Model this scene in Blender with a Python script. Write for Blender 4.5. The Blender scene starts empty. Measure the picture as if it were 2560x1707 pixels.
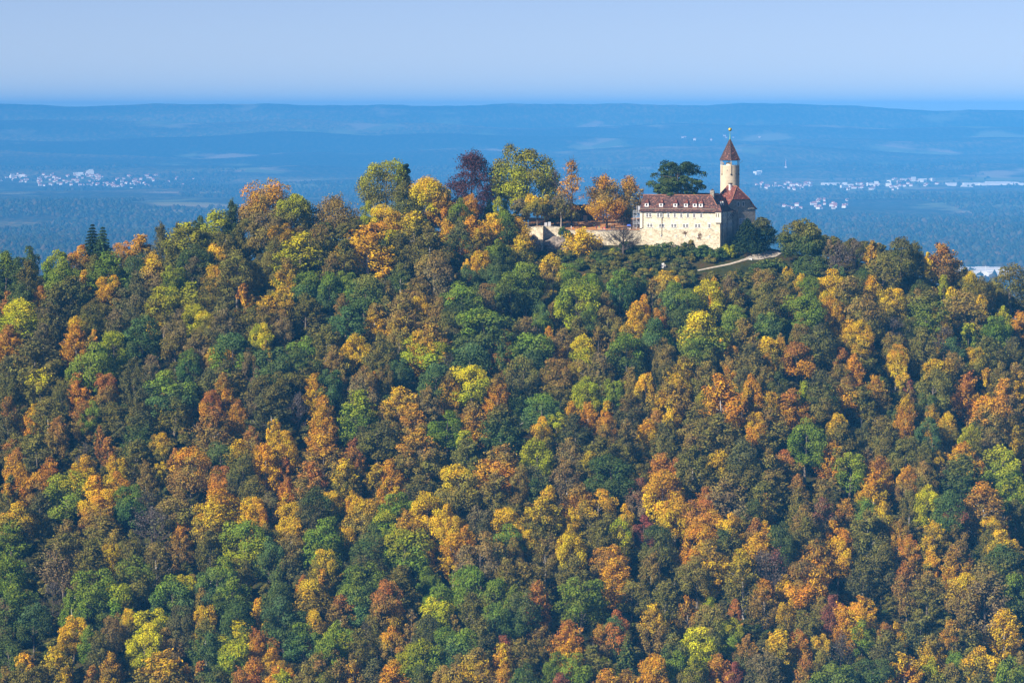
import bpy, bmesh, math, random
import numpy as np
from mathutils import Vector, Matrix

# ------------------------------------------------------------------ camera, sky, sun, exposure
sc = bpy.context.scene
COL = sc.collection
F = 8823.0                       # focal length in pixels of a 2560 wide picture
CAMZ = 50.49
EYE_Y = 280.0                    # picture row of the eye level
TILT = math.atan((853.5 - EYE_Y) / F)
VALLEY = CAMZ - 430.0           # level of the valley floor
CAM = np.array([0.0, -1500.0, CAMZ])
cd = bpy.data.cameras.new('camera')
cam = bpy.data.objects.new('camera', cd); COL.objects.link(cam)
cam.location = CAM
cam.rotation_euler = (math.pi/2 - TILT, 0, 0)
cd.sensor_fit = 'HORIZONTAL'
cd.angle = 2*math.atan(1280/F)
cd.clip_start = 1.0
cd.clip_end = 200000
sc.camera = cam

SUN_AZ, SUN_EL = math.radians(52), math.radians(33)   # azimuth left of the direction towards the camera
sdir = Vector((-math.sin(SUN_AZ)*math.cos(SUN_EL), -math.cos(SUN_AZ)*math.cos(SUN_EL), math.sin(SUN_EL)))
w = bpy.data.worlds.new('World'); sc.world = w; w.use_nodes = True
nt = w.node_tree
bg = nt.nodes['Background']
sky = nt.nodes.new('ShaderNodeTexSky'); sky.sky_type = 'NISHITA'; sky.sun_disc = False
sky.sun_elevation = SUN_EL
sky.sun_rotation = math.atan2(sdir.x, sdir.y)
sky.altitude = 800; sky.air_density = 0.6; sky.dust_density = 0.0; sky.ozone_density = 4.0
tint = nt.nodes.new('ShaderNodeMix'); tint.data_type = 'RGBA'; tint.blend_type = 'MULTIPLY'; tint.inputs[0].default_value = 1.0
tint.inputs[7].default_value = (0.79, 0.705, 0.80, 1)      # one even tint for the whole sky
nt.links.new(sky.outputs[0], tint.inputs[6]); nt.links.new(tint.outputs[2], bg.inputs[0]); bg.inputs[1].default_value = 0.075
sl = bpy.data.lights.new('sun', 'SUN'); sl.energy = 5.0; sl.angle = math.radians(0.5); sl.color = (1.0, 0.91, 0.78)
sun = bpy.data.objects.new('sun', sl); COL.objects.link(sun)
sun.rotation_euler = sdir.to_track_quat('Z', 'Y').to_euler()
vs = sc.view_settings
vs.view_transform = 'Standard'; vs.look = 'None'; vs.gamma = 1; vs.exposure = 0.8; vs.use_curve_mapping = False
sc.cycles.use_denoising = True
sc.cycles.max_bounces = 5; sc.cycles.diffuse_bounces = 2; sc.cycles.transmission_bounces = 2
sc.cycles.volume_bounces = 0; sc.cycles.transparent_max_bounces = 4
sc.cycles.caustics_reflective = False; sc.cycles.caustics_refractive = False
HAZE_DENSITY = 5.4e-5
HAZE_COLOR = (0.085, 0.44, 1.0)

rng = np.random.default_rng(7)
random.seed(7)

# ------------------------------------------------------------------ picture geometry
FWD = np.array([0, math.cos(TILT), -math.sin(TILT)]); UPV = np.array([0, math.sin(TILT), math.cos(TILT)])
def ray(px, py):
    return FWD + np.array([1.0, 0, 0])*((px-1280)/F) + UPV*((853.5-py)/F)
def at(px, py, Y):
    d = ray(px, py); return CAM + d*((Y+1500)/d[1])
def project(P):
    v = np.asarray(P, float) - CAM
    z = v @ FWD
    return 1280 + F*(v[..., 0])/z, 853.5 - F*(v @ UPV)/z

# ------------------------------------------------------------------ terrain
RX = np.array([-600, -300, 0, 250, 400, 560, 680, 800, 900, 1000, 1150, 1260, 1330, 1600, 1850, 1950, 2050, 2200, 2350, 2450, 2560, 2800, 3200], float)
RZ = np.array([-70, -46, -33, -27, -22, -17, -11, -7, -4, -2, -2, -3.5, -5.5, -5.5, -6.5, -9.5, -13, -16, -23, -31, -39, -57, -90], float)
RXm = (RX-1280)*0.17
def hill(X, Y):
    X = np.asarray(X, float); Y = np.asarray(Y, float)
    R = np.interp(X, RXm, RZ)
    R = R - 0.45*np.maximum(0, np.abs(X)-326)
    s = 12 - Y
    sp = np.maximum(s, 0)
    Fd = 0.30*np.minimum(sp, 10) + 0.45*np.clip(sp-10, 0, 50) + 0.60*np.maximum(sp-60, 0)
    back = np.maximum(0, Y-57)
    Fd = Fd + 0.55*back
    fade = np.clip((sp-55)/80, 0, 1)
    und = fade*(3.2*np.sin(X/31+0.9*np.sin(Y/57)+0.6) + 1.8*np.sin(X/14.3+Y/40))
    return R - Fd + und
AX = np.array([0, 250, 600, 1000, 1300, 1500, 1700, 1900, 2050, 2352])*1.0884
AY = np.array([243, 243, 238, 237, 248, 243, 250, 252, 258, 274])*1.0884
def far(X, Y):
    X = np.asarray(X, float); Y = np.asarray(Y, float)
    d = np.maximum(Y+1500, 1.0)
    px = 1280 + F*X/d
    z = VALLEY + 14*np.sin(X/900+Y/2300)*np.sin(Y/1500+1) + 9*np.sin(X/410-Y/700) + 5*np.sin(X/170+Y/260)
    def ridge(dist, yy, wid):
        top = CAMZ - (yy-EYE_Y)/F*dist
        return (top-VALLEY)*np.exp(-((d-dist)/wid)**2)
    wob = 3*np.sin(px/170)+2*np.sin(px/71+1)
    z = z + ridge(23300, 417 - 4*np.clip((px-1500)/500, 0, 1) + wob*0.6, 800)
    z = z + ridge(25400, 378 + wob*1.2 + 8*np.sin(px/400), 800)
    z = z + ridge(27200, 346 + wob + 7*np.sin(px/330+2), 800)
    z = z + ridge(29000, 303 + wob + np.clip((px-700)/60, 0, 14), 1000)
    z = z + ridge(31500, 260+0.28*(np.interp(px, AX, AY)-260) + 2.2*np.sin(px/190+1)+1.5*np.sin(px/83) + 0.7*np.sin(px/23) + 0.5*np.sin(px/9.0), 1100)
    z = z + 30*np.exp(-((d-15000)/700)**2)*np.clip((900-px)/700, 0, 1)
    return z
def terrain(X, Y):
    return np.maximum(hill(X, Y), far(X, Y))
def ground_hit(px, py, y0=-480.0, y1=34000.0):
    d = ray(px, py)
    Y = np.concatenate([np.arange(y0, 400, 1.0), np.geomspace(401, y1, 4000)])
    P = CAM[None, :] + d[None, :]*((Y+1500)/d[1])[:, None]
    f = P[:, 2] - terrain(P[:, 0], P[:, 1])
    i = int(np.argmax(f < 0))
    return P[i] if f[i] < 0 else None

# ------------------------------------------------------------------ material helpers
def new_mat(name):
    m = bpy.data.materials.new(name); m.use_nodes = True
    t = m.node_tree; t.nodes.clear()
    out = t.nodes.new('ShaderNodeOutputMaterial')
    return m, t, out
def N(t, typ, **kw):
    n = t.nodes.new(typ)
    for k, v in kw.items():
        if k in n.inputs: n.inputs[k].default_value = v
        else: setattr(n, k, v)
    return n
def ramp(t, fac, stops):
    r = t.nodes.new('ShaderNodeValToRGB')
    e = r.color_ramp.elements
    while len(e) > 1: e.remove(e[-1])
    e[0].position = stops[0][0]; e[0].color = (*stops[0][1], 1)
    for p, c in stops[1:]:
        q = e.new(p); q.color = (*c, 1)
    t.links.new(fac, r.inputs[0])
    return r.outputs[0]
def simple(name, col, rough=0.8, var=0.15, scale=3.0, metal=0.0, bump=0.0):
    m, t, out = new_mat(name)
    b = N(t, 'ShaderNodeBsdfPrincipled', Roughness=rough, Metallic=metal)
    tc = t.nodes.new('ShaderNodeNewGeometry')
    nz = N(t, 'ShaderNodeTexNoise', Scale=scale, Detail=4.0)
    t.links.new(tc.outputs['Position'], nz.inputs['Vector'])
    c = ramp(t, nz.outputs[0], [(0.3, tuple(x*(1-var) for x in col)), (0.7, tuple(min(1, x*(1+var)) for x in col))])
    t.links.new(c, b.inputs['Base Color'])
    if bump:
        bp = N(t, 'ShaderNodeBump', Strength=bump, Distance=0.1)
        t.links.new(nz.outputs[0], bp.inputs['Height']); t.links.new(bp.outputs[0], b.inputs['Normal'])
    t.links.new(b.outputs[0], out.inputs[0])
    return m

def stone_mat(name, base, dark, rough_amt, scale=1.6):
    m, t, out = new_mat(name)
    b = N(t, 'ShaderNodeBsdfPrincipled', Roughness=0.9)
    g = t.nodes.new('ShaderNodeNewGeometry')
    mp = N(t, 'ShaderNodeMapping'); mp.inputs['Scale'].default_value = (1, 1, 1.7)
    t.links.new(g.outputs['Position'], mp.inputs[0])
    vo = N(t, 'ShaderNodeTexVoronoi', Scale=scale)
    vd = N(t, 'ShaderNodeTexVoronoi', Scale=scale, feature='DISTANCE_TO_EDGE')
    nz = N(t, 'ShaderNodeTexNoise', Scale=0.35, Detail=6.0, Roughness=0.65)
    n2 = N(t, 'ShaderNodeTexNoise', Scale=2.2, Detail=5.0, Roughness=0.7)
    for q in (vo, vd, nz, n2): t.links.new(mp.outputs[0], q.inputs['Vector'])
    sep = N(t, 'ShaderNodeSeparateColor'); t.links.new(vo.outputs['Color'], sep.inputs[0])
    c1 = ramp(t, sep.outputs[0], [(0.0, tuple(x*0.75 for x in base)), (0.4, base), (1.0, tuple(min(1, x*1.25) for x in base))])
    mx = N(t, 'ShaderNodeMix', data_type='RGBA', blend_type='MULTIPLY'); mx.inputs[0].default_value = 1.0
    c2 = ramp(t, nz.outputs[0], [(0.32, (0.72, 0.66, 0.60)), (0.55, (1, 1, 1))])
    t.links.new(c1, mx.inputs[6]); t.links.new(c2, mx.inputs[7])
    spots = ramp(t, n2.outputs[0], [(0.56, (0, 0, 0)), (0.66, (rough_amt, rough_amt, rough_amt))])
    mj = N(t, 'ShaderNodeMix', data_type='RGBA'); t.links.new(spots, mj.inputs[0])
    t.links.new(mx.outputs[2], mj.inputs[6]); mj.inputs[7].default_value = (*dark, 1)
    t.links.new(mj.outputs[2], b.inputs['Base Color'])
    ad = N(t, 'ShaderNodeMath', operation='ADD')
    st = N(t, 'ShaderNodeMapRange'); st.inputs[1].default_value = 0; st.inputs[2].default_value = 0.12
    t.links.new(vd.outputs['Distance'], st.inputs[0])
    t.links.new(st.outputs[0], ad.inputs[0]); t.links.new(n2.outputs[0], ad.inputs[1])
    bp = N(t, 'ShaderNodeBump', Strength=min(1, 0.35+rough_amt*0.6), Distance=0.16)
    t.links.new(ad.outputs[0], bp.inputs['Height']); t.links.new(bp.outputs[0], b.inputs['Normal'])
    t.links.new(b.outputs[0], out.inputs[0])
    return m

def roof_mat(name, base, speck, amt=0.75):
    m, t, out = new_mat(name)
    b = N(t, 'ShaderNodeBsdfPrincipled', Roughness=0.8)
    g = t.nodes.new('ShaderNodeNewGeometry')
    mp = N(t, 'ShaderNodeMapping'); mp.inputs['Scale'].default_value = (2.0, 2.0, 3.0)
    t.links.new(g.outputs['Position'], mp.inputs[0])
    vo = N(t, 'ShaderNodeTexVoronoi', Scale=1.0)
    big = N(t, 'ShaderNodeTexNoise', Scale=0.5, Detail=4.0)
    t.links.new(mp.outputs[0], vo.inputs['Vector']); t.links.new(g.outputs['Position'], big.inputs['Vector'])
    sep = N(t, 'ShaderNodeSeparateColor'); t.links.new(vo.outputs['Color'], sep.inputs[0])
    c1 = ramp(t, sep.outputs[0], [(0.0, tuple(x*0.6 for x in base)), (0.5, base), (amt, tuple(x*1.3 for x in base)), (min(0.98, amt+0.12), speck)])
    mx = N(t, 'ShaderNodeMix', data_type='RGBA', blend_type='MULTIPLY'); mx.inputs[0].default_value = 1
    c2 = ramp(t, big.outputs[0], [(0.35, (0.7, 0.66, 0.7)), (0.6, (1.15, 1.05, 1.0))])
    t.links.new(c1, mx.inputs[6]); t.links.new(c2, mx.inputs[7])
    t.links.new(mx.outputs[2], b.inputs['Base Color'])
    sx = N(t, 'ShaderNodeSeparateXYZ'); t.links.new(g.outputs['Position'], sx.inputs[0])
    wv = N(t, 'ShaderNodeMath', operation='MULTIPLY'); wv.inputs[1].default_value = 4.2
    fr = N(t, 'ShaderNodeMath', operation='FRACT')
    t.links.new(sx.outputs[2], wv.inputs[0]); t.links.new(wv.outputs[0], fr.inputs[0])
    bp = N(t, 'ShaderNodeBump', Strength=0.5, Distance=0.06)
    t.links.new(fr.outputs[0], bp.inputs['Height']); t.links.new(bp.outputs[0], b.inputs['Normal'])
    t.links.new(b.outputs[0], out.inputs[0])
    return m

M = {}
# foliage: top colour = object colour, body colour = object property; each leaf spray carries its own mix and tone
def foliage_mat(inst=False):
    m, t, out = new_mat('undergrowth_foliage' if inst else 'foliage')
    oi = N(t, 'ShaderNodeAttribute', attribute_type='INSTANCER', attribute_name='utop') if inst else t.nodes.new('ShaderNodeObjectInfo')
    body = N(t, 'ShaderNodeAttribute', attribute_type='INSTANCER' if inst else 'OBJECT', attribute_name='ubody' if inst else 'leaf_body')
    lv = N(t, 'ShaderNodeAttribute', attribute_type='GEOMETRY', attribute_name='leafvar')
    sp = N(t, 'ShaderNodeSeparateXYZ'); t.links.new(lv.outputs['Vector'], sp.inputs[0])
    mx = N(t, 'ShaderNodeMix', data_type='RGBA')
    t.links.new(sp.outputs[0], mx.inputs[0]); t.links.new(body.outputs['Color'], mx.inputs[6]); t.links.new(oi.outputs['Color'], mx.inputs[7])
    hs = N(t, 'ShaderNodeHueSaturation')
    t.links.new(mx.outputs[2], hs.inputs['Color'])
    h = N(t, 'ShaderNodeMath', operation='MULTIPLY_ADD'); h.inputs[1].default_value = 0.036; h.inputs[2].default_value = 0.484
    t.links.new(sp.outputs[2], h.inputs[0]); t.links.new(h.outputs[0], hs.inputs['Hue'])
    t.links.new(sp.outputs[1], hs.inputs['Value'])
    d = N(t, 'ShaderNodeBsdfDiffuse'); tr = N(t, 'ShaderNodeBsdfTranslucent')
    t.links.new(hs.outputs[0], d.inputs[0]); t.links.new(hs.outputs[0], tr.inputs[0])
    ms = N(t, 'ShaderNodeMixShader'); ms.inputs[0].default_value = 0.14
    t.links.new(d.outputs[0], ms.inputs[1]); t.links.new(tr.outputs[0], ms.inputs[2])
    t.links.new(ms.outputs[0], out.inputs[0])
    return m
M['foliage'] = foliage_mat()
M['under'] = foliage_mat(True)
def baked_foliage_mat():
    m, t, out = new_mat('undergrowth_leaves')
    lv = N(t, 'ShaderNodeAttribute', attribute_type='GEOMETRY', attribute_name='leafcol')
    d = N(t, 'ShaderNodeBsdfDiffuse'); tr = N(t, 'ShaderNodeBsdfTranslucent')
    t.links.new(lv.outputs['Color'], d.inputs[0]); t.links.new(lv.outputs['Color'], tr.inputs[0])
    ms = N(t, 'ShaderNodeMixShader'); ms.inputs[0].default_value = 0.14
    t.links.new(d.outputs[0], ms.inputs[1]); t.links.new(tr.outputs[0], ms.inputs[2])
    t.links.new(ms.outputs[0], out.inputs[0])
    return m
M['baked'] = baked_foliage_mat()
M['bark'] = simple('bark', (0.16, 0.13, 0.10), 0.95, 0.35, 2.0)
M['bark_dark'] = simple('bark_dark', (0.05, 0.04, 0.035), 0.95, 0.3, 2.0)
M['bark_pale'] = simple('bark_pale', (0.42, 0.38, 0.33), 0.95, 0.3, 2.0)
M['twig'] = simple('twigs', (0.085, 0.062, 0.048), 0.95, 0.3, 2.0)
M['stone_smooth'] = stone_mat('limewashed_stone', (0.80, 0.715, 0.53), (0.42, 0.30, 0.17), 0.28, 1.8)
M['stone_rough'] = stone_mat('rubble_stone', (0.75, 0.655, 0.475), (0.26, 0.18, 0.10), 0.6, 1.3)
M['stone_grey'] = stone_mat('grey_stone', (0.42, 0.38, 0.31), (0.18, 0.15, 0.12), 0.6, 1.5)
M['rock'] = stone_mat('rock', (0.25, 0.205, 0.165), (0.12, 0.10, 0.09), 0.8, 0.5)
M['concrete'] = simple('tower_plaster', (0.56, 0.47, 0.34), 0.9, 0.14, 0.6, bump=0.2)
M['plaster'] = simple('cream_plaster', (0.78, 0.70, 0.54), 0.9, 0.06, 1.2)
M['roof'] = roof_mat('roof_tiles_brown', (0.070, 0.030, 0.024), (0.26, 0.12, 0.08), 0.80)
M['roof_red'] = roof_mat('roof_tiles_red', (0.150, 0.040, 0.026), (0.42, 0.22, 0.15), 0.86)
M['roof_ridge'] = simple('ridge_tiles', (0.34, 0.15, 0.08), 0.8, 0.3, 2.0)
M['white'] = simple('white_paint', (0.82, 0.80, 0.76), 0.6, 0.04, 2.0)
M['glass'] = simple('window_glass', (0.010, 0.012, 0.018), 0.3, 0.2, 1.0)
M['glass_painted_sky'] = simple('sky_painted_glass', (0.10, 0.20, 0.34), 0.15, 0.2, 1.0)  # sky reflection painted into the glass as a blue base colour
M['metal'] = simple('galvanised_metal', (0.50, 0.51, 0.53), 0.45, 0.1, 3.0, metal=0.6)
M['pipe'] = simple('dark_pipe', (0.06, 0.045, 0.04), 0.6, 0.1, 2.0)
M['wood'] = simple('dark_timber', (0.055, 0.035, 0.025), 0.85, 0.3, 3.0)
M['wood_pale'] = simple('pale_timber', (0.50, 0.41, 0.28), 0.85, 0.2, 3.0)
M['copper'] = simple('green_copper', (0.16, 0.38, 0.22), 0.5, 0.2, 2.0)
M['gold'] = simple('gilded_ball', (0.62, 0.52, 0.08), 0.35, 0.05, 2.0, metal=0.5)
M['gravel'] = simple('gravel_path', (0.44, 0.38, 0.30), 0.95, 0.25, 0.8)
M['boulder'] = stone_mat('white_limestone', (0.75, 0.73, 0.70), (0.40, 0.38, 0.36), 0.7, 1.6)
M['ivy_dry'] = simple('dry_creeper', (0.13, 0.075, 0.035), 0.9, 0.3, 2.0)
M['bin_green'] = simple('green_bin', (0.07, 0.10, 0.05), 0.7, 0.1, 2.0)
M['blue_cloth'] = simple('blue_cloth', (0.05, 0.13, 0.55), 0.8, 0.1, 2.0)
M['board'] = simple('board_face', (0.55, 0.55, 0.56), 0.7, 0.2, 2.0)
M['far_white'] = simple('far_white_wall', (0.82, 0.80, 0.76), 0.8, 0.03, 0.1)
M['far_roof'] = simple('far_red_roof', (0.34, 0.13, 0.08), 0.8, 0.2, 0.05)
M['far_grey'] = simple('far_flat_roof', (0.62, 0.62, 0.64), 0.8, 0.1, 0.05)
M['mast'] = simple('mast_paint', (0.7, 0.45, 0.4), 0.6, 0.1, 0.1)

def ground_mat():
    m, t, out = new_mat('ground')
    b = N(t, 'ShaderNodeBsdfPrincipled', Roughness=1.0)
    b.inputs['Specular IOR Level'].default_value = 0.0
    g = t.nodes.new('ShaderNodeNewGeometry')
    sx = N(t, 'ShaderNodeSeparateXYZ'); t.links.new(g.outputs['Position'], sx.inputs[0])
    # near: leaf litter and rough grass
    n1 = N(t, 'ShaderNodeTexNoise', Scale=0.12, Detail=6.0, Roughness=0.65); t.links.new(g.outputs['Position'], n1.inputs['Vector'])
    near = ramp(t, n1.outputs[0], [(0.35, (0.022, 0.030, 0.010)), (0.5, (0.045, 0.050, 0.014)), (0.62, (0.075, 0.048, 0.018))])
    # far: woods, meadows, ploughed fields
    mp = N(t, 'ShaderNodeMapping'); mp.inputs['Scale'].default_value = (1/900, 1/1000, 0)
    t.links.new(g.outputs['Position'], mp.inputs[0])
    n2 = N(t, 'ShaderNodeTexNoise', Scale=1.0, Detail=7.0, Roughness=0.55); t.links.new(mp.outputs[0], n2.inputs['Vector'])
    mp2 = N(t, 'ShaderNodeMapping'); mp2.inputs['Scale'].default_value = (1/35, 1/110, 0)
    t.links.new(g.outputs['Position'], mp2.inputs[0])
    n3 = N(t, 'ShaderNodeTexNoise', Scale=1.0, Detail=4.0, Roughness=0.7); t.links.new(mp2.outputs[0], n3.inputs['Vector'])
    wood = ramp(t, n3.outputs[0], [(0.35, (0.016, 0.022, 0.012)), (0.5, (0.042, 0.045, 0.02)), (0.64, (0.10, 0.075, 0.03))])
    vo = N(t, 'ShaderNodeTexVoronoi', Scale=1.6); t.links.new(mp.outputs[0], vo.inputs['Vector'])
    sp = N(t, 'ShaderNodeSeparateColor'); t.links.new(vo.outputs['Color'], sp.inputs[0])
    field = ramp(t, sp.outputs[0], [(0.0, (0.10, 0.13, 0.05)), (0.4, (0.17, 0.19, 0.08)), (0.7, (0.30, 0.22, 0.15)), (1.0, (0.13, 0.16, 0.06))])
    fm = ramp(t, n2.outputs[0], [(0.56, (0, 0, 0)), (0.62, (1, 1, 1))])
    mp3 = N(t, 'ShaderNodeMapping'); mp3.inputs['Scale'].default_value = (1/3500, 1/1300, 0)
    t.links.new(g.outputs['Position'], mp3.inputs[0])
    n4 = N(t, 'ShaderNodeTexNoise', Scale=1.0, Detail=3.0); t.links.new(mp3.outputs[0], n4.inputs['Vector'])
    kind = ramp(t, n4.outputs[0], [(0.36, (0.55, 0.6, 0.6)), (0.5, (1, 1, 1)), (0.64, (2.6, 2.3, 1.8))])
    wk = N(t, 'ShaderNodeMix', data_type='RGBA', blend_type='MULTIPLY'); wk.inputs[0].default_value = 1.0
    t.links.new(wood, wk.inputs[6]); t.links.new(kind, wk.inputs[7]); wood = wk.outputs[2]
    mxf = N(t, 'ShaderNodeMix', data_type='RGBA')
    t.links.new(fm, mxf.inputs[0]); t.links.new(wood, mxf.inputs[6]); t.links.new(field, mxf.inputs[7])
    mr = N(t, 'ShaderNodeMapRange'); mr.inputs[1].default_value = 900; mr.inputs[2].default_value = 2500
    t.links.new(sx.outputs[1], mr.inputs[0])
    mx = N(t, 'ShaderNodeMix', data_type='RGBA')
    t.links.new(mr.outputs[0], mx.inputs[0]); t.links.new(near, mx.inputs[6]); t.links.new(mxf.outputs[2], mx.inputs[7])
    t.links.new(mx.outputs[2], b.inputs['Base Color']); t.links.new(b.outputs[0], out.inputs[0])
    return m
M['ground'] = ground_mat()
def court_mat():
    m, t, out = new_mat('leaf_strewn_court')
    b = N(t, 'ShaderNodeBsdfPrincipled', Roughness=1.0)
    g = t.nodes.new('ShaderNodeNewGeometry')
    n1 = N(t, 'ShaderNodeTexNoise', Scale=0.22, Detail=5.0, Roughness=0.6); t.links.new(g.outputs['Position'], n1.inputs['Vector'])
    c = ramp(t, n1.outputs[0], [(0.30, (0.10, 0.12, 0.03)), (0.42, (0.42, 0.17, 0.04)), (0.56, (0.55, 0.25, 0.07)), (0.68, (0.62, 0.50, 0.36))])
    t.links.new(c, b.inputs['Base Color']); t.links.new(b.outputs[0], out.inputs[0])
    return m
M['court'] = court_mat()

# ------------------------------------------------------------------ object helpers
def link(name, data, parent=None, mat=None):
    o = bpy.data.objects.new(name, data); COL.objects.link(o)
    if parent: o.parent = parent
    if mat is not None and data is not None and len(data.materials) == 0: data.materials.append(mat)
    return o
def tag(o, label=None, cat=None, group=None, kind=None):
    if label: o['label'] = label
    if cat: o['category'] = cat
    if group: o['group'] = group
    if kind: o['kind'] = kind
    return o
def thing(name, label, cat, loc=(0, 0, 0), rz=0.0, group=None):
    o = bpy.data.objects.new(name, None); COL.objects.link(o)
    o.location = loc; o.rotation_euler = (0, 0, rz); o.empty_display_size = 0.5
    return tag(o, label, cat, group)
def np_mesh(name, V, Q, attr=None, attrname='leafvar', atype='FLOAT_VECTOR'):
    V = np.asarray(V, np.float32); Q = np.asarray(Q, np.int32)
    me = bpy.data.meshes.new(name)
    n, k = Q.shape
    me.vertices.add(len(V)); me.vertices.foreach_set('co', V.ravel())
    me.loops.add(n*k); me.loops.foreach_set('vertex_index', Q.ravel())
    me.polygons.add(n); me.polygons.foreach_set('loop_start', np.arange(0, n*k, k, dtype=np.int32))
    me.polygons.foreach_set('loop_total', np.full(n, k, np.int32))
    if attr is not None:
        a = me.attributes.new(attrname, atype, 'FACE')
        a.data.foreach_set('vector' if atype == 'FLOAT_VECTOR' else 'color', np.asarray(attr, np.float32).ravel())
    me.update(); me.validate()
    return me
class MB:
    def __init__(s): s.v = []; s.f = []
    def quad(s, pts):
        i = len(s.v); s.v += [tuple(map(float, p)) for p in pts]; s.f.append(tuple(range(i, i+len(pts)))); return s
    def box(s, x0, x1, y0, y1, z0, z1):
        i = len(s.v)
        s.v += [(x0, y0, z0), (x1, y0, z0), (x1, y1, z0), (x0, y1, z0), (x0, y0, z1), (x1, y0, z1), (x1, y1, z1), (x0, y1, z1)]
        s.f += [tuple(i+j for j in q) for q in ((0, 3, 2, 1), (4, 5, 6, 7), (0, 1, 5, 4), (1, 2, 6, 5), (2, 3, 7, 6), (3, 0, 4, 7))]
        return s
    def bar(s, a, b, r, r2=None, n=6):
        a = Vector(a); b = Vector(b); r2 = r if r2 is None else r2
        d = (b-a).normalized(); u = d.orthogonal().normalized(); vv = d.cross(u)
        i = len(s.v)
        for c, rr in ((a, r), (b, r2)):
            for k in range(n):
                t = 2*math.pi*k/n; s.v.append(tuple(c + (u*math.cos(t)+vv*math.sin(t))*rr))
        for k in range(n):
            s.f.append((i+k, i+(k+1) % n, i+n+(k+1) % n, i+n+k))
        s.f.append(tuple(i+k for k in reversed(range(n)))); s.f.append(tuple(i+n+k for k in range(n)))
        return s
    def prism(s, poly, z0, z1):
        n = len(poly); i = len(s.v)
        s.v += [(x, y, z0) for x, y in poly] + [(x, y, z1) for x, y in poly]
        for k in range(n): s.f.append((i+k, i+(k+1) % n, i+n+(k+1) % n, i+n+k))
        s.f.append(tuple(i+k for k in reversed(range(n)))); s.f.append(tuple(i+n+k for k in range(n)))
        return s
    def lathe(s, prof, n=32, c=(0, 0)):
        i = len(s.v)
        for r, z in prof:
            for k in range(n):
                t = 2*math.pi*k/n; s.v.append((c[0]+r*math.cos(t), c[1]+r*math.sin(t), z))
        for j in range(len(prof)-1):
            for k in range(n):
                s.f.append((i+j*n+k, i+j*n+(k+1) % n, i+(j+1)*n+(k+1) % n, i+(j+1)*n+k))
        s.f.append(tuple(i+k for k in reversed(range(n)))); s.f.append(tuple(i+(len(prof)-1)*n+k for k in range(n)))
        return s
    def build(s, name, mat, parent=None, smooth=False, solid=0.0, loc=None, recalc=False):
        me = bpy.data.meshes.new(name); me.from_pydata(s.v, [], s.f); me.update()
        if recalc or solid:
            bm = bmesh.new(); bm.from_mesh(me); bmesh.ops.remove_doubles(bm, verts=bm.verts, dist=1e-4)
            bmesh.ops.recalc_face_normals(bm, faces=bm.faces); bm.to_mesh(me); bm.free()
        if smooth: me.polygons.foreach_set('use_smooth', [True]*len(me.polygons))
        o = link(name, me, parent, mat)
        if loc: o.location = loc
        if solid:
            md = o.modifiers.new('thick', 'SOLIDIFY'); md.thickness = solid; md.offset = -1
        return o

# ------------------------------------------------------------------ the ground sheet
def axis(fine0, fine1, step, lo, hi, growth):
    a = list(np.arange(fine0, fine1+0.1, step))
    s = step; x = a[-1]
    while x < hi: s *= growth; x += s; a.append(x)
    s = step; x = a[0]; b = []
    while x > lo: s *= growth; x -= s; b.append(x)
    return np.array(b[::-1]+a)
xs = axis(-420, 420, 6, -15000, 15000, 1.03)
ys = axis(-520, 300, 6, -2600, 34500, 1.016)
GX, GY = np.meshgrid(xs, ys)
GZ = terrain(GX, GY)
V = np.stack([GX, GY, GZ], -1).reshape(-1, 3)
nx, ny = len(xs), len(ys)
I = np.arange(nx*ny).reshape(ny, nx)
Q = np.stack([I[:-1, :-1], I[:-1, 1:], I[1:, 1:], I[1:, :-1]], -1).reshape(-1, 4)
me = np_mesh('ground', V, Q); me.polygons.foreach_set('use_smooth', [True]*len(me.polygons))
tag(link('ground', me, None, M['ground']), 'wooded hill and wide hazy valley floor', None, None, 'structure')

# terrace court behind the walls
def court_z(X, Y):
    return 0.0 + 0.085*np.clip(Y-11, 0, 45)
def base_z(X, Y):
    z = float(terrain(X, Y))
    if 7 < X < 92 and 9.5 < Y < 62: z = max(z, float(court_z(X, Y)))
    return z
cx = np.linspace(7.2, 92, 34); cy = np.linspace(10.4, 62, 18)
CX, CY = np.meshgrid(cx, cy); CZ = court_z(CX, CY) + 0.12*np.sin(CX/3.1)*np.sin(CY/4)
CV = np.stack([CX, CY, CZ], -1).reshape(-1, 3); I = np.arange(CV.shape[0]).reshape(18, 34)
Q = np.stack([I[:-1, :-1], I[:-1, 1:], I[1:, 1:], I[1:, :-1]], -1).reshape(-1, 4)
tag(link('castle_court', np_mesh('castle_court', CV, Q), None, M['court']), 'castle court strewn with orange fallen leaves', None, None, 'structure')

def draped(name, pts, widths, mat, label, off=0.12):
    P = [np.array(ground_hit(x, y)) for x, y in pts]
    V = []; n = 14; f = []
    cl = []
    for i in range(len(P)-1):
        for k in range(6): cl.append((P[i]+(P[i+1]-P[i])*k/6, widths[i]+(widths[i+1]-widths[i])*k/6))
    cl.append((P[-1], widths[-1]))
    for i, (p, wd) in enumerate(cl):
        a = cl[max(0, i-1)][0]; b = cl[min(len(cl)-1, i+1)][0]
        t = (b-a)[:2]; t /= np.linalg.norm(t)+1e-9; nn = np.array([-t[1], t[0]])
        for k in range(n):
            q = p[:2] + nn*wd*(k/(n-1)-0.5); V.append((q[0], q[1], float(terrain(q[0], q[1]))+off))
    for i in range(len(cl)-1):
        for k in range(n-1): f.append((i*n+k, i*n+k+1, (i+1)*n+k+1, (i+1)*n+k))
    o = link(name, np_mesh(name, V, f), None, mat); tag(o, label, None, None, 'structure'); return [c[0] for c in cl]
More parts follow.
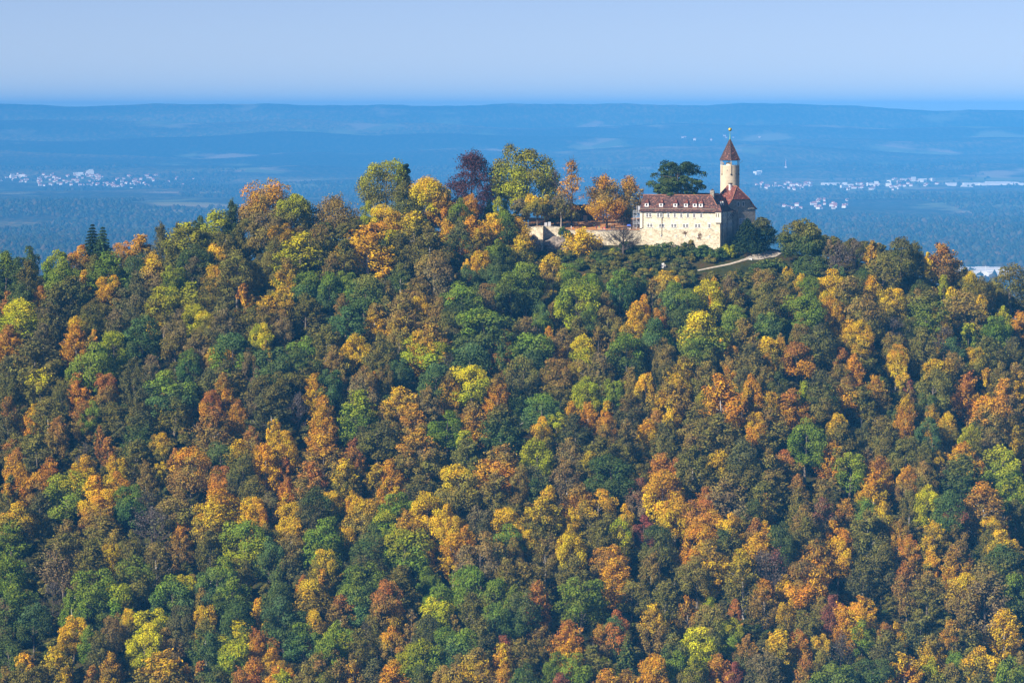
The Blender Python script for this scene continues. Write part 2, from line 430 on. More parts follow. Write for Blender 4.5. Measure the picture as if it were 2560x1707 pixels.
path_pts = draped('footpath', [(1744, 677), (1782, 671), (1822, 663), (1850, 655), (1880, 646)], [0.8, 1.0, 1.1, 1.2, 1.6], M['gravel'], 'pale gravel footpath climbing to the castle')
road_pts = draped('castle_road', [(1868, 650), (1892, 644), (1925, 638), (1962, 633), (2000, 630)], [2, 4.5, 6, 5, 4], M['gravel'], 'pale gravel road beside the castle', 0.16)

# ------------------------------------------------------------------ haze
mh, th, oh = new_mat('haze')
pv = N(th, 'ShaderNodeVolumePrincipled'); pv.inputs['Density'].default_value = HAZE_DENSITY
pv.inputs['Color'].default_value = (*HAZE_COLOR, 1); pv.inputs['Anisotropy'].default_value = -0.35
pv.inputs['Density Attribute'].default_value = ''
th.links.new(pv.outputs[0], oh.inputs['Volume'])
zlo = float(GZ.min()) - 1.5
hz = MB().box(-17000, 17000, -2900, 36500, zlo, float(max(GZ[:, (xs > -9000) & (xs < 9000)].max(), GZ.max(), CAMZ))+6).build('haze', mh)
tag(hz, 'blue autumn haze lying over the valley', None, None, 'stuff')

# ------------------------------------------------------------------ castle
A17 = math.radians(17)
def zl(zx): return (zx-940)*0.04536            # along the long facade
def zz(zy): return 48.79-0.04337*zy
main = thing('castle_building', 'long pale stone castle building with brown roof, six dormers and two rows of windows', 'castle', (88.4, 0, 0), -A17)
EZ, KZ, RZt = zz(935), zz(912)-0.1, 15.0
wl = MB()
wl.box(-35, 0, 0, 12, zz(1110), EZ+0.3)
wl.box(-11, 0, 12, 24, zz(1110), EZ+0.25)
o = wl.build('wall', M['stone_smooth'], main)
lw = MB().box(-35.25, 0.06, -0.10, 12.1, -13, zz(1110)-0.01); lw.box(-11, 0.06, 12.1, 24.05, -13, zz(1110)-0.01)
lw.build('stone_base', M['stone_rough'], main)
MB().box(-35.06, -33.9, -0.05, 0.05, zz(1110)+0.01, EZ).build('plaster_strip', M['plaster'], main)
g = MB(); g.quad([(-35, 0, EZ), (-35, 12, EZ), (-35, 6, RZt-0.2)]); g.build('gable_wall', M['stone_smooth'], main, solid=0.2)
# L shaped roof with flared eaves and a hip at the right
r = MB()
fo, fi = -0.7, 0.7
xr0, xr1 = -35.4, -5.3
rx = 0.7
front = [(fo, EZ-0.15), (fi, KZ), (6, RZt)]
hipx = [rx, rx-1.4, xr1]
for k in range(2):
    (y0, z0), (y1, z1) = front[k], front[k+1]
    r.quad([(xr0, y0, z0), (hipx[k], y0, z0), (hipx[k+1], y1, z1), (xr0, y1, z1)])          # front slope
    r.quad([(hipx[k], y0, z0), (hipx[k], 24.6, z0), (hipx[k+1], 24.6, z1), (hipx[k+1], y1, z1)])  # right slope
    yb0, yb1 = 12-y0, 12-y1
    xb0, xb1 = [-11.3, -9.9, xr1][k], [-11.3, -9.9, xr1][k+1]
    r.quad([(xb0, yb0, z0), (xr0, yb0, z0), (xr0, yb1, z1), (xb1, yb1, z1)])
    r.quad([(xb0, 24.6, z0), (xb0, yb0, z0), (xb1, yb1, z1), (xb1, 24.6, z1)])
r.build('roof', M['roof'], main, solid=0.22)
MB().bar((xr0, 6, RZt+0.05), (xr1, 6, RZt+0.05), 0.17).bar((xr1, 6, RZt+0.05), (xr1, 24.6, RZt+0.05), 0.17).bar((xr1, 6, RZt+0.05), (hipx[1], fi, KZ+0.06), 0.15).build('ridge_tiles', M['roof_ridge'], main)
MB().bar((xr0, fo-0.08, EZ-0.22), (rx, fo-0.08, EZ-0.22), 0.10).build('gutter', M['pipe'], main)
MB().bar((xr0, fi-0.1, KZ+0.05), (hipx[1], fi-0.1, KZ+0.05), 0.07).build('snow_guard', M['wood_pale'], main)

def window(par, x0, x1, z0, z1, y=0.0, bars=(1, 1), fr=0.20, arch=False, glass='glass', nm='window', back=False):
    wdw = bpy.data.objects.new(nm, None); COL.objects.link(wdw); wdw.parent = par
    d = MB(); yo = y-0.09
    d.box(x0-fr, x0, yo, y+0.05, z0-fr, z1+fr); d.box(x1, x1+fr, yo, y+0.05, z0-fr, z1+fr)
    d.box(x0, x1, yo, y+0.05, z1, z1+fr); d.box(x0, x1, yo, y+0.05, z0-fr, z0)
    nb, nh = bars
    for k in range(nb):
        xx = x0+(x1-x0)*(k+1)/(nb+1); d.box(xx-0.035, xx+0.035, yo+0.03, y+0.02, z0, z1)
    for k in range(nh):
        q = z0+(z1-z0)*(k+1)/(nh+1)+0.1; d.box(x0, x1, yo+0.035, y+0.015, q-0.03, q+0.03)
    if arch: d.prism([(x0-fr, yo+0.01), (x1+fr, yo+0.01), (x1+fr, y+0.04), (x0-fr, y+0.04)], z1+fr+0.001, z1+fr+0.22)
    d.build('frame', M['white'], wdw)
    for k in range(nb+1):
        a = x0+(x1-x0)*k/(nb+1); b = x0+(x1-x0)*(k+1)/(nb+1)
        MB().box(a+0.03, b-0.03, y-0.035, y-0.012, z0, z1).build('pane', M[glass], wdw)
    MB().box(x0-fr-0.1, x1+fr+0.1, yo-0.14, y+0.02, z0-fr-0.10, z0-fr-0.003).build('sill', M['stone_grey'], wdw)
    return wdw
hw = 0.42
zt, zb = zz(958), zz(994)
for a, b in ((236, 265), (342, 370)):
    for c in (a, b): window(main, zl(c)-hw, zl(c)+hw, zb, zt)
for c in (441, 502, 566, 630, 691, 759): window(main, zl(c)-hw, zl(c)+hw, zb, zt, bars=(1, 1))
zt, zb = zz(1061), zz(1092)
for a, b in ((247, 275), (362, 392), (480, 508), (594, 623), (710, 740)):
    for c in (a, b): window(main, zl(c)-hw, zl(c)+hw, zb, zt)
window(main, zl(838)-hw, zl(838)+hw, zz(1094), zz(1058), arch=True)
for c in (372, 516, 606, 729, 840):
    window(main, zl(c)-0.16, zl(c)+0.16, zz(1184), zz(1170), y=-0.10, bars=(0, 0), fr=0.16, nm='slit_window')
# corner oriel
ob = bpy.data.objects.new('oriel', None); COL.objects.link(ob); ob.parent = main
ox0, ox1 = zl(897), 0.55
MB().box(ox0, ox1, -0.55, 1.6, zz(1042), EZ+0.2).build('oriel_wall', M['plaster'], ob)
MB().prism([(ox0+0.1, -0.45), (ox1-0.1, -0.45), (ox1-0.1, 1.4), (ox0+0.1, 1.4)], zz(1042)-0.35, zz(1042)-0.004).build('corbel', M['stone_grey'], ob)
for c in (906, 930):
    MB().box(zl(c)-0.17, zl(c)+0.17, -0.60, -0.56, zz(990), zz(953)).build('pane', M['glass'], ob)
MB().box(0.56, 0.60, 0.3, 0.9, zz(990), zz(953)).build('side_pane', M['glass'], ob)
oz = MB(); tp = ((ox0+ox1)/2, 0.7, zz(866))
cs = [(ox0-0.35, -0.95, EZ-0.05), (ox1+0.35, -0.95, EZ-0.05), (ox1+0.35, 2.0, EZ-0.05), (ox0-0.35, 2.0, EZ-0.05)]
tp0, tp1 = (ox0+0.4, 1.0, zz(868)), (ox1-0.9, 1.0, zz(868))
oz.quad([cs[0], cs[1], tp1, tp0]).quad([cs[1], cs[2], tp1]).quad([cs[3], cs[0], tp0]).quad([cs[2], cs[3], tp0, tp1])
oz.build('oriel_roof', M['roof'], ob, recalc=True)
# dormers
slope = (RZt-KZ)/(6-fi)
def roof_y(z): return fi + (z-KZ)/slope
for c in (223, 363, 501, 604, 690, 748):
    dm = bpy.data.objects.new('dormer', None); COL.objects.link(dm); dm.parent = main
    x = zl(c)-0.1; z0, z1 = zz(894), zz(857)
    y0 = roof_y(z0)-0.05
    body = MB()
    body.box(x-0.85, x-0.36, y0, roof_y(z1)+0.4, z0, z1).box(x+0.36, x+0.85, y0, roof_y(z1)+0.4, z0, z1)
    body.box(x-0.36, x+0.36, y0, roof_y(z1)+0.4, z1-0.36, z1).box(x-0.36, x+0.36, y0, roof_y(z1)+0.4, z0, z0+0.32)
    body.build('dormer_wall', M['white'], dm)
    MB().box(x-0.36, x+0.36, y0+0.16, y0+0.2, z0+0.32, z1-0.36).build('pane', M['glass'], dm)
    t = zz(818); e = 1.08
    q = MB(); ap = (x, roof_y(t)-0.7, t); ab = (x, roof_y(t)+0.3, t)
    q.quad([(x-e, y0-0.3, z1-0.02), (x+e, y0-0.3, z1-0.02), ap]); q.quad([(x+e, y0-0.3, z1-0.02), (x+e, roof_y(z1)+0.3, z1-0.02), ab, ap])
    q.quad([(x-e, roof_y(z1)+0.3, z1-0.02), (x-e, y0-0.3, z1-0.02), ap, ab]); q.quad([(x-e, y0-0.3, z1-0.02), (x-e, roof_y(z1)+0.3, z1-0.02), (x+e, roof_y(z1)+0.3, z1-0.02), (x+e, y0-0.3, z1-0.02)])
    q.build('dormer_roof', M['roof_red'], dm)
MB().bar((zl(860), roof_y(zz(880)), zz(882)), (zl(860), roof_y(zz(880)), zz(862)), 0.12).build('vent_pipe', M['pipe'], main)
ch = MB().box(-5.9, -4.3, 6.3, 7.8, 13, zz(738)); ch.box(-6.05, -4.15, 6.15, 7.95, zz(738)+0.002, zz(738)+0.22)
ch.build('chimney', M['stone_grey'], main)
MB().lathe([(0.62, 0), (0.55, 0.35), (0.3, 0.62), (0.05, 0.7)], 12).build('chimney_cap', M['pipe'], main, loc=(-5.1, 7.05, zz(738)+0.225))
p = MB(); x = zl(192)
p.bar((x, -0.22, EZ), (x, -0.22, zz(1102)), 0.13).bar((x, -0.22, zz(1102)), (zl(165), -0.3, zz(1112)), 0.13); p.build('downpipe', M['pipe'], main)
p = MB(); p.bar((zl(387), -0.22, EZ), (zl(387), -0.22, zz(1000)), 0.11).bar((zl(387), -0.22, zz(1000)), (zl(378), -0.22, zz(1004)), 0.11).bar((zl(378), -0.22, zz(1004)), (zl(378), -0.22, zz(1180)), 0.11); p.build('downpipe', M['pipe'], main)
for yy in (3.4, 12.2, 22.5):
    MB().bar((0.22, yy, EZ), (0.22, yy, -9), 0.12).build('downpipe', M['pipe'], main)
def side_window(par, y0, y1, z0, z1):
    wdw = bpy.data.objects.new('side_window', None); COL.objects.link(wdw); wdw.parent = par
    f = MB(); f.box(-0.02, 0.07, y0-0.15, y0, z0-0.15, z1+0.15).box(-0.02, 0.07, y1, y1+0.15, z0-0.15, z1+0.15).box(-0.02, 0.07, y0, y1, z1, z1+0.15).box(-0.02, 0.07, y0, y1, z0-0.15, z0)
    f.build('frame', M['white'], wdw); MB().box(0.005, 0.03, y0, y1, z0, z1).build('pane', M['glass'], wdw)
for y0 in (5.5, 8.6, 14.5, 17.5, 20):
    side_window(main, y0, y0+1.1, zz(990), zz(958)); side_window(main, y0, y0+1.1, zz(1090), zz(1058))
br = MB()
for yy in (13.5, 16.5, 19.5):
    br.bar((0.1, yy, zz(1030)), (2.4, yy, EZ-0.1), 0.12); br.bar((0.05, yy, EZ-0.25), (2.6, yy, EZ-0.25), 0.12)
br.build('timber_bracket', M['wood'], main)
sd = bpy.data.objects.new('shed_dormer', None); COL.objects.link(sd); sd.parent = main
for yy in (9.5, 13.5):
    MB().box(-4.2, -1.9, yy, yy+1.5, 10.6, 12.4).build('dormer_wall', M['white'], sd); MB().box(-4.4, -1.6, yy-0.2, yy+1.7, 12.405, 12.6).build('dormer_roof', M['roof_red'], sd)
    MB().box(-1.89, -1.86, yy+0.4, yy+1.1, 11.2, 12.1).build('pane', M['glass'], sd)
# dry creeper on the wall
def creeper(cxs, czs, n, seed):
    r_ = random.Random(seed); q = MB()
    for _ in range(n):
        a = r_.uniform(0, 6.28); rr = abs(r_.gauss(0, 0.5)); x = cxs+math.cos(a)*rr*1.2; z = czs+math.sin(a)*rr; s = r_.uniform(0.1, 0.22)
        y = -0.16-r_.random()*0.15
        q.quad([(x-s, y, z), (x, y-0.1, z-s), (x+s, y, z+0.05), (x, y+0.02, z+s)])
    q.bar((cxs, -0.14, czs-1.2), (cxs+0.2, -0.14, czs+0.6), 0.06)
    q.build('dry_creeper', M['ivy_dry'], main)
creeper(zl(605), zz(1148), 60, 1); creeper(zl(750), zz(1162), 60, 2); creeper(zl(738), zz(1192), 30, 3)

# rear building
rear = thing('rear_castle_building', 'red roof ridge of a castle building showing behind the pine tree', 'castle', (88.4, 0, 0), -A17)
MB().box(-30, -9, 28, 38, -2, 9).build('wall', M['stone_smooth'], rear)
q = MB(); q.quad([(-30.5, 27.3, 8.6), (-8.5, 27.3, 8.6), (-8.5, 33, 15.3), (-30.5, 33, 15.3)]).quad([(-8.5, 38.7, 8.6), (-30.5, 38.7, 8.6), (-30.5, 33, 15.3), (-8.5, 33, 15.3)])
q.build('roof', M['roof_red'], rear, solid=0.2)
for gx_ in (-30, -9): MB().quad([(gx_, 28, 9), (gx_, 38, 9), (gx_, 33, 15)]).build('gable_wall', M['stone_smooth'], rear, solid=0.15)

# gabled wing at the right
A34 = math.radians(34)
wing = thing('gabled_castle_wing', 'tall shaded castle wing with red half-hipped roof below the round tower', 'castle', (98.6, 24, 0), A34)
W2, L2 = 8.2, 14.0
ez, kz, rz2, hz2 = 8.6, 10.0, 18.5, 12.9
def halfw(z): return 7.3*(rz2-z)/(rz2-kz) if z > kz else 7.3+(kz-z)/(kz-ez)*1.6
pts = [(-W2, -12), (W2, -12), (W2, ez+0.25), (7.0, kz-0.1), (halfw(hz2)-0.15, hz2-0.1), (-halfw(hz2)+0.15, hz2-0.1), (-7.0, kz-0.1), (-W2, ez+0.25)]
b = MB(); n = len(pts)
b.v = [(x, 0, z) for x, z in pts]+[(x, L2, z) for x, z in pts]
b.f = [tuple(range(n)), tuple(reversed(range(n, 2*n)))]+[(k, k+n, (k+1) % n+n, (k+1) % n) for k in range(n)]
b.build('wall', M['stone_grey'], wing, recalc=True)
r = MB(); s0, s1 = 2.6, 9.6
hb = halfw(hz2)
for sg in (-1, 1):
    r.quad([(sg*8.9, -0.5, ez), (sg*8.9, L2+0.5, ez), (sg*7.3, L2-1.2, kz), (sg*7.3, -0.5, kz)])
    r.quad([(sg*7.3, -0.5, kz), (sg*7.3, L2-1.2, kz), (0, s1, rz2), (0, s0, rz2), (sg*hb, -0.5, hz2)])
r.quad([(-hb, -0.5, hz2), (hb, -0.5, hz2), (0, s0, rz2)])
r.quad([(-8.9, L2+0.5, ez), (8.9, L2+0.5, ez), (7.3, L2-1.2, kz), (-7.3, L2-1.2, kz)]).quad([(-7.3, L2-1.2, kz), (7.3, L2-1.2, kz), (0, s1, rz2)])
r.build('roof', M['roof_red'], wing, solid=0.22)
rt = MB().bar((0, s0, rz2+0.06), (0, s1, rz2+0.06), 0.16)
for sg in (-1, 1): rt.bar((0, s0, rz2+0.06), (sg*hb, -0.5, hz2+0.05), 0.14)
rt.build('ridge_tiles', M['roof_ridge'], wing)
MB().box(-1.6, -0.5, 5.2, 6.2, 16, 19.3).build('chimney', M['white'], wing)
MB().box(-1.7, -0.4, 5.1, 6.3, 19.31, 19.8).build('chimney_cap', M['pipe'], wing)
for c in (1117, 1170): window(wing, (c-1140)*0.0532-0.5, (c-1140)*0.0532+0.5, 9.9, 11.6, bars=(0, 0), fr=0.16)
for c in (1142, 1176, 1212): window(wing, (c-1140)*0.0532-0.55, (c-1140)*0.0532+0.55, 2.3, 4.4, bars=(1, 1), fr=0.2, glass='glass_painted_sky')
MB().bar((-1.9, -0.2, ez), (-1.9, -0.2, -9), 0.12).build('downpipe', M['pipe'], wing)
gl = MB()
for k in range(7): gl.box(4.2+0.5*k, 4.45+0.5*k, -0.12, -0.02, 8.6+0.06*(k % 2), 9.05)
gl.build('painted_sun_patch', M['plaster'], wing)  # pale boxes stand in for the sunlit patch below the eave

# lower annex in the shade
ax = thing('castle_annex', 'low dark shaded wall block at the foot of the castle wing', 'building', (98.0, 14.5, 0), -A17)
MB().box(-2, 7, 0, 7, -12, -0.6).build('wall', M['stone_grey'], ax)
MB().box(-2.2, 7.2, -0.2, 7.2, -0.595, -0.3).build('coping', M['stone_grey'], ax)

# round tower
TW = (95.1, 42.0)
tower = thing('round_castle_tower', 'round pale castle tower with open lookout, pointed tiled roof and gilded ball', 'tower', (TW[0], TW[1], 0))
TR = 4.17
pr = [(TR, -3), (TR, 9.0), (TR+0.015, 9.05), (TR, 14), (TR, 20.5), (TR+0.03, 20.6), (TR+0.03, 20.75), (TR, 20.85), (TR, 27.05)]
MB().lathe(pr, 56).build('shaft', M['concrete'], tower, smooth=False)
b = MB(); nn = 56
b.lathe([(TR+0.08, 27.055), (TR+0.08, 27.3), (TR-0.35, 27.3), (TR-0.35, 27.06)], 56); b.build('parapet', M['plaster'], tower)
HR = 4.95; RB = 29.6; AP = 38.7
hexa = [(HR*math.sin(math.radians(60*k+3)), -HR*math.cos(math.radians(60*k+3))) for k in range(6)]
r = MB(); r2 = HR*0.93
lo = [(x, y, RB-0.1) for x, y in hexa]; mid = [(x*0.90, y*0.90, RB+0.75) for x, y in hexa]; tip = [(x*0.045, y*0.045, AP) for x, y in hexa]
for k in range(6):
    j = (k+1) % 6
    r.quad([lo[k], lo[j], mid[j], mid[k]]).quad([mid[k], mid[j], tip[j], tip[k]])
r.quad(list(reversed(lo))); r.build('roof', M['roof'], tower)
rd = MB()
for k in range(6): rd.bar(mid[k], tip[k], 0.09); rd.bar(lo[k], mid[k], 0.09)
rd.build('hip_tiles', M['pipe'], tower)
MB().lathe([(0.42, AP-0.9), (0.24, AP+0.4), (0.13, AP+1.8), (0.09, 42.2)], 12).build('copper_spire', M['copper'], tower)
sp = MB().lathe([(0.02, -0.78)]+[(0.78*math.cos(a), 0.78*math.sin(a)) for a in np.linspace(-1.5, 1.5, 12)]+[(0.02, 0.78)], 20); sp.build('ball', M['gold'], tower, smooth=True, loc=(0, 0, 42.8))
for k in range(6):
    x, y = hexa[k]; f1 = (TR+0.12)/HR
    bx = MB(); a = (x*f1, y*f1, 23.6); bq = (x*f1, y*f1, RB-0.1)
    bx.bar(a, bq, 0.2, n=4); bx.build('post', M['wood_pale'], tower)
    MB().bar((x*f1, y*f1, 23.1), (x*f1, y*f1, 23.55), 0.25, 0.34, n=6).build('bracket', M['pipe'], tower)
MB().lathe([(1.3, 27.1), (1.3, 28.5), (0.2, 28.62)], 20, c=(-0.4, -0.6)).build('stair_head', M['plaster'], tower)
MB().lathe([(TR-0.6, RB-0.35), (TR-0.6, RB-0.12)], 24).build('ceiling', M['wood'], tower)
MB().bar((4.4, -0.8, 28.2), (5.6, -0.8, 29.2), 0.05).build('antenna', M['pipe'], tower)
for k, (an, z) in enumerate(((-20, 24.8), (35, 23.4), (12, 18.0))):
    a = math.radians(an); MB().box(-0.14, 0.14, -TR-0.03, -TR+0.2, z, z+0.5).build('loophole', M['glass'], tower).rotation_euler = (0, 0, a)

# ------------------------------------------------------------------ walls of the terrace
def rubble(name, pts, top, thick, zb, mat, label, cat, seed=0):
    """wall along world points pts with per-vertex top heights, ragged top"""
    r_ = random.Random(seed)
    P = []
    for i in range(len(pts)-1):
        a = Vector(pts[i]); c = Vector(pts[i+1]); L = (c-a).length; m = max(2, int(L/1.1))
        for k in range(m): P.append((a.lerp(c, k/m), top[i]+(top[i+1]-top[i])*k/m))
    P.append((Vector(pts[-1]), top[-1]))
    root = thing(name, label, cat, (pts[0][0], pts[0][1], 0))
    o = Vector(pts[0]); b = MB()
    fr, bk = [], []
    for i, (q, t) in enumerate(P):
        d = (P[min(i+1, len(P)-1)][0]-P[max(0, i-1)][0]).normalized(); nv = Vector((d.y, -d.x))
        j = r_.uniform(-0.08, 0.08)
        fr.append((q-o+nv*(thick/2+r_.uniform(-0.06, 0.06)), t+j)); bk.append((q-o-nv*thick/2, t+j))
    levels = 5
    for i in range(len(P)-1):
        for k in range(levels):
            t0 = k/levels; t1 = (k+1)/levels
            def zf(p, t): return zb+(p[1]-zb)*t
            b.quad([(*fr[i][0], zf(fr[i], t0)), (*fr[i+1][0], zf(fr[i+1], t0)), (*fr[i+1][0], zf(fr[i+1], t1)), (*fr[i][0], zf(fr[i], t1))])
        b.quad([(*bk[i+1][0], zb), (*bk[i][0], zb), (*bk[i][0], bk[i][1]), (*bk[i+1][0], bk[i+1][1])])
        b.quad([(*fr[i][0], fr[i][1]), (*fr[i+1][0], fr[i+1][1]), (*bk[i+1][0], bk[i+1][1]), (*bk[i][0], bk[i][1])])
    for e in (0, -1): b.quad([(*fr[e][0], zb), (*bk[e][0], zb), (*bk[e][0], bk[e][1]), (*fr[e][0], fr[e][1])])
    b.build('masonry', mat, root, recalc=True)
    cp = MB()
    for i in range(0, len(P)-1):
        m0, m1 = (fr[i][0]+bk[i][0])/2, (fr[i+1][0]+bk[i+1][0])/2
        d = (m1-m0); L = d.length; d = d/L; nv = Vector((d.y, -d.x))*(thick/2+0.09)
        a0, a1 = m0+d*0.03, m1-d*0.03
        zt_ = max(fr[i][1], fr[i+1][1])+0.005; h = 0.16+r_.uniform(-0.03, 0.05)
        c = MB(); v = [a0+nv, a1+nv, a1-nv, a0-nv]; c.prism([(q.x, q.y) for q in v], zt_, zt_+h); c.build('coping_stone', M['stone_grey'], root)
    return root
rubble('terrace_wall', [(23.5, 10.4), (38, 9.6), (55.2, 10.4)], [-0.15, -0.3, -0.25], 0.9, -11, M['stone_rough'], 'long rubble terrace wall running from the castle to the yellow tree', 'wall', 1)
rubble('bastion_wall', [(5.2, 5.6), (12.8, 2.6), (13.2, 10.2), (21.2, 10.0)], [1.25, 1.75, 1.7, 1.2], 1.0, -9, M['stone_rough'], 'ruined bastion wall with a dark recess at the terrace end', 'wall', 2)
rubble('low_parapet', [(21.6, 9.9), (24.0, 10.3)], [0.5, -0.1], 0.8, -8, M['stone_rough'], 'short ivy-topped piece of wall beside the bastion', 'wall', 3)

def boulder(name, c, sx, sy, sz, mat, label, cat, seed, n=3):
    bm = bmesh.new(); bmesh.ops.create_icosphere(bm, subdivisions=n, radius=1)
    r_ = random.Random(seed); ph = [r_.uniform(0, 6) for _ in range(6)]
    for v in bm.verts:
        p_ = v.co; k = 1+0.16*math.sin(3*p_.x+ph[0])*math.sin(3.3*p_.y+ph[1])+0.13*math.sin(6*p_.z+ph[2])*math.sin(5*p_.x+ph[3])+r_.uniform(-0.05, 0.05)
        v.co = Vector((p_.x*sx, p_.y*sy, p_.z*sz))*k
    me = bpy.data.meshes.new(name); bm.to_mesh(me); bm.free()
    o = link(name, me, None, mat); o.location = c; tag(o, label, cat); return o
boulder('rock_face', (18.6, 4.6, -7.4), 6.2, 4.5, 4.4, M['rock'], 'grey brown rock face below the bastion recess', 'rock', 5, 4)
boulder('rock_face', (9.0, 3.4, -7.5), 4.0, 4.0, 5.0, M['rock'], 'shadowed rock knob under the left end of the bastion wall', 'rock', 6, 4)
gp = ground_hit(1657.7, 671); KEEP = [np.array(gp)]
boulder('white_boulder', (gp[0], gp[1], gp[2]+0.9), 1.2, 0.9, 1.35, M['boulder'], 'white limestone boulder among the bushes below the castle', 'boulder', 8, 3)
gp = ground_hit(1877, 652); KEEP.append(np.array(gp))
wb = thing('white_cabinet', 'small white box standing where path meets the road', 'box', (gp[0], gp[1], gp[2]))
MB().box(-0.5, 0.5, -0.35, 0.35, 0, 1.1).build('body', M['white'], wb); MB().box(-0.56, 0.56, -0.42, 0.42, 1.105, 1.2).build('lid', M['metal'], wb)

# fire escape
fe = thing('fire_escape', 'grey metal fire escape stair tower at the left end of the castle', 'stair tower', (88.4, 0, 0), -A17)
for x in (-38.5, -36.9, -35.5):
    for y in (1.2, 4.2):
        MB().bar((x, y, 0.2), (x, y, 10.4 if x > -37 else 8.4), 0.11, n=4).build('post', M['metal'], fe)
for z in (2.6, 5.2, 7.4):
    MB().box(-38.6, -35.4, 1.1, 4.3, z, z+0.12).build('platform', M['metal'], fe)
for z in (2.6, 5.2, 7.4):
    for h in (0.45, 0.8, 1.1):
        MB().bar((-38.5, 1.15, z+h), (-35.5, 1.15, z+h), 0.045, n=4).build('rail', M['metal'], fe)
MB().box(-36.7, -35.5, 1.6, 3.2, 8.6, 10.2).build('door_cage', M['metal'], fe)
for k, (za, zb_) in enumerate(((0.2, 2.6), (2.72, 5.2), (5.32, 7.4))):
    a, c = (-38.3, -35.8) if k % 2 == 0 else (-35.8, -38.3)
    st = MB(); st.bar((a, 2.0, za), (c, 2.0, zb_), 0.1, n=4).bar((a, 3.0, za), (c, 3.0, zb_), 0.1, n=4)
    for j in range(9):
        u = (j+0.5)/9; xx = a+(c-a)*u; q = za+(zb_-za)*u; st.box(xx-0.14, xx+0.14, 2.0, 3.0, q+0.05, q+0.09)
    st.build('stair_flight', M['metal'], fe)

# dark timber hall at the back of the court
hx = at(1463, 557, 46); hall = thing('timber_hall', 'dark timber hall in the shade behind the court trees', 'building', (hx[0], 46, base_z(hx[0], 46)-0.3), math.radians(42))
MB().box(-5, 5, 0, 7, 0, 4.6).build('wall', M['wood'], hall)
q = MB(); q.quad([(-5.6, -1.0, 4.3), (5.6, -1.0, 4.3), (5.6, 3.5, 7.2), (-5.6, 3.5, 7.2)]).quad([(5.6, 8.0, 4.3), (-5.6, 8.0, 4.3), (-5.6, 3.5, 7.2), (5.6, 3.5, 7.2)]); q.build('roof', M['wood'], hall, solid=0.2)
for x in (-4.6, 4.6): MB().bar((x, -0.8, 0), (x, -0.8, 4.35), 0.14, n=4).build('post', M['wood_pale'], hall)
MB().box(-1.2, 1.2, -0.06, 0.02, 0, 2.6).build('door', M['wood_pale'], hall)

# notice boards, rail fence, bin, canopy
for k, (px, py) in enumerate(((1364.5, 556), (1373.5, 554.5))):
    X_, _, _ = at(px, 566, 14); bz = base_z(X_, 14)
    nb = thing('notice_board', ['pale notice board on two posts, the one nearer the bastion corner', 'pale notice board on two posts, the one nearer the birch trunk'][k], 'notice board', (X_, 14, bz))
    MB().box(-0.6, 0.6, -0.04, 0.04, 1.3, 2.9+0.25*k).build('panel', M['board'], nb)
    for s in (-0.55, 0.55): MB().bar((s, 0.1, -0.2), (s, 0.1, 2.9), 0.07, n=4).build('post', M['wood_pale'], nb)
X0, X1 = at(1540, 560, 34)[0], at(1562, 560, 34)[0]
fz = base_z((X0+X1)/2, 34)
fn = thing('rail_fence', 'pale wooden rail fence at the back of the court', 'fence', (X0, 34, fz))
for k in range(4): MB().bar(((X1-X0)*k/3, 0, -0.3), ((X1-X0)*k/3, 0, 1.3), 0.09, n=4).build('post', M['wood_pale'], fn)
for z in (0.6, 1.2): MB().bar((0, -0.1, z), (X1-X0, -0.1, z), 0.07, n=4).build('rail', M['wood_pale'], fn)
X_ = at(1485.5, 563, 24)[0]
bn = thing('litter_bin', 'tall green litter bin on the orange leaves', 'bin', (X_, 24, base_z(X_, 24)))
MB().lathe([(0.30, 0), (0.36, 0.2), (0.38, 1.1), (0.34, 1.15)], 14).build('body', M['bin_green'], bn); MB().lathe([(0.42, 1.16), (0.40, 1.3), (0.1, 1.45)], 14).build('lid', M['bin_green'], bn)
X_ = at(1572, 570, 14)[0]
cn = thing('blue_canopy', 'small blue canopy over white boxes beside the fire escape', 'canopy', (X_, 13.5, base_z(X_, 13.5)))
q = MB(); q.quad([(-0.9, -0.7, 1.5), (0.9, -0.7, 1.5), (0.6, 0, 2.2), (-0.6, 0, 2.2)]).quad([(0.9, 0.7, 1.5), (-0.9, 0.7, 1.5), (-0.6, 0, 2.2), (0.6, 0, 2.2)]).quad([(0.9, -0.7, 1.5), (0.9, 0.7, 1.5), (0.6, 0, 2.2)]).quad([(-0.9, 0.7, 1.5), (-0.9, -0.7, 1.5), (-0.6, 0, 2.2)])
q.build('cloth', M['blue_cloth'], cn)
for sx in (-0.8, 0.8):
    for sy in (-0.6, 0.6): MB().bar((sx, sy, 0), (sx, sy, 1.55), 0.035, n=5).build('pole', M['metal'], cn)
for sx in (-0.45, 0.45):
    MB().box(sx-0.26, sx+0.26, -0.5, 0.1, 0, 0.75).build('box', M['white'], cn)

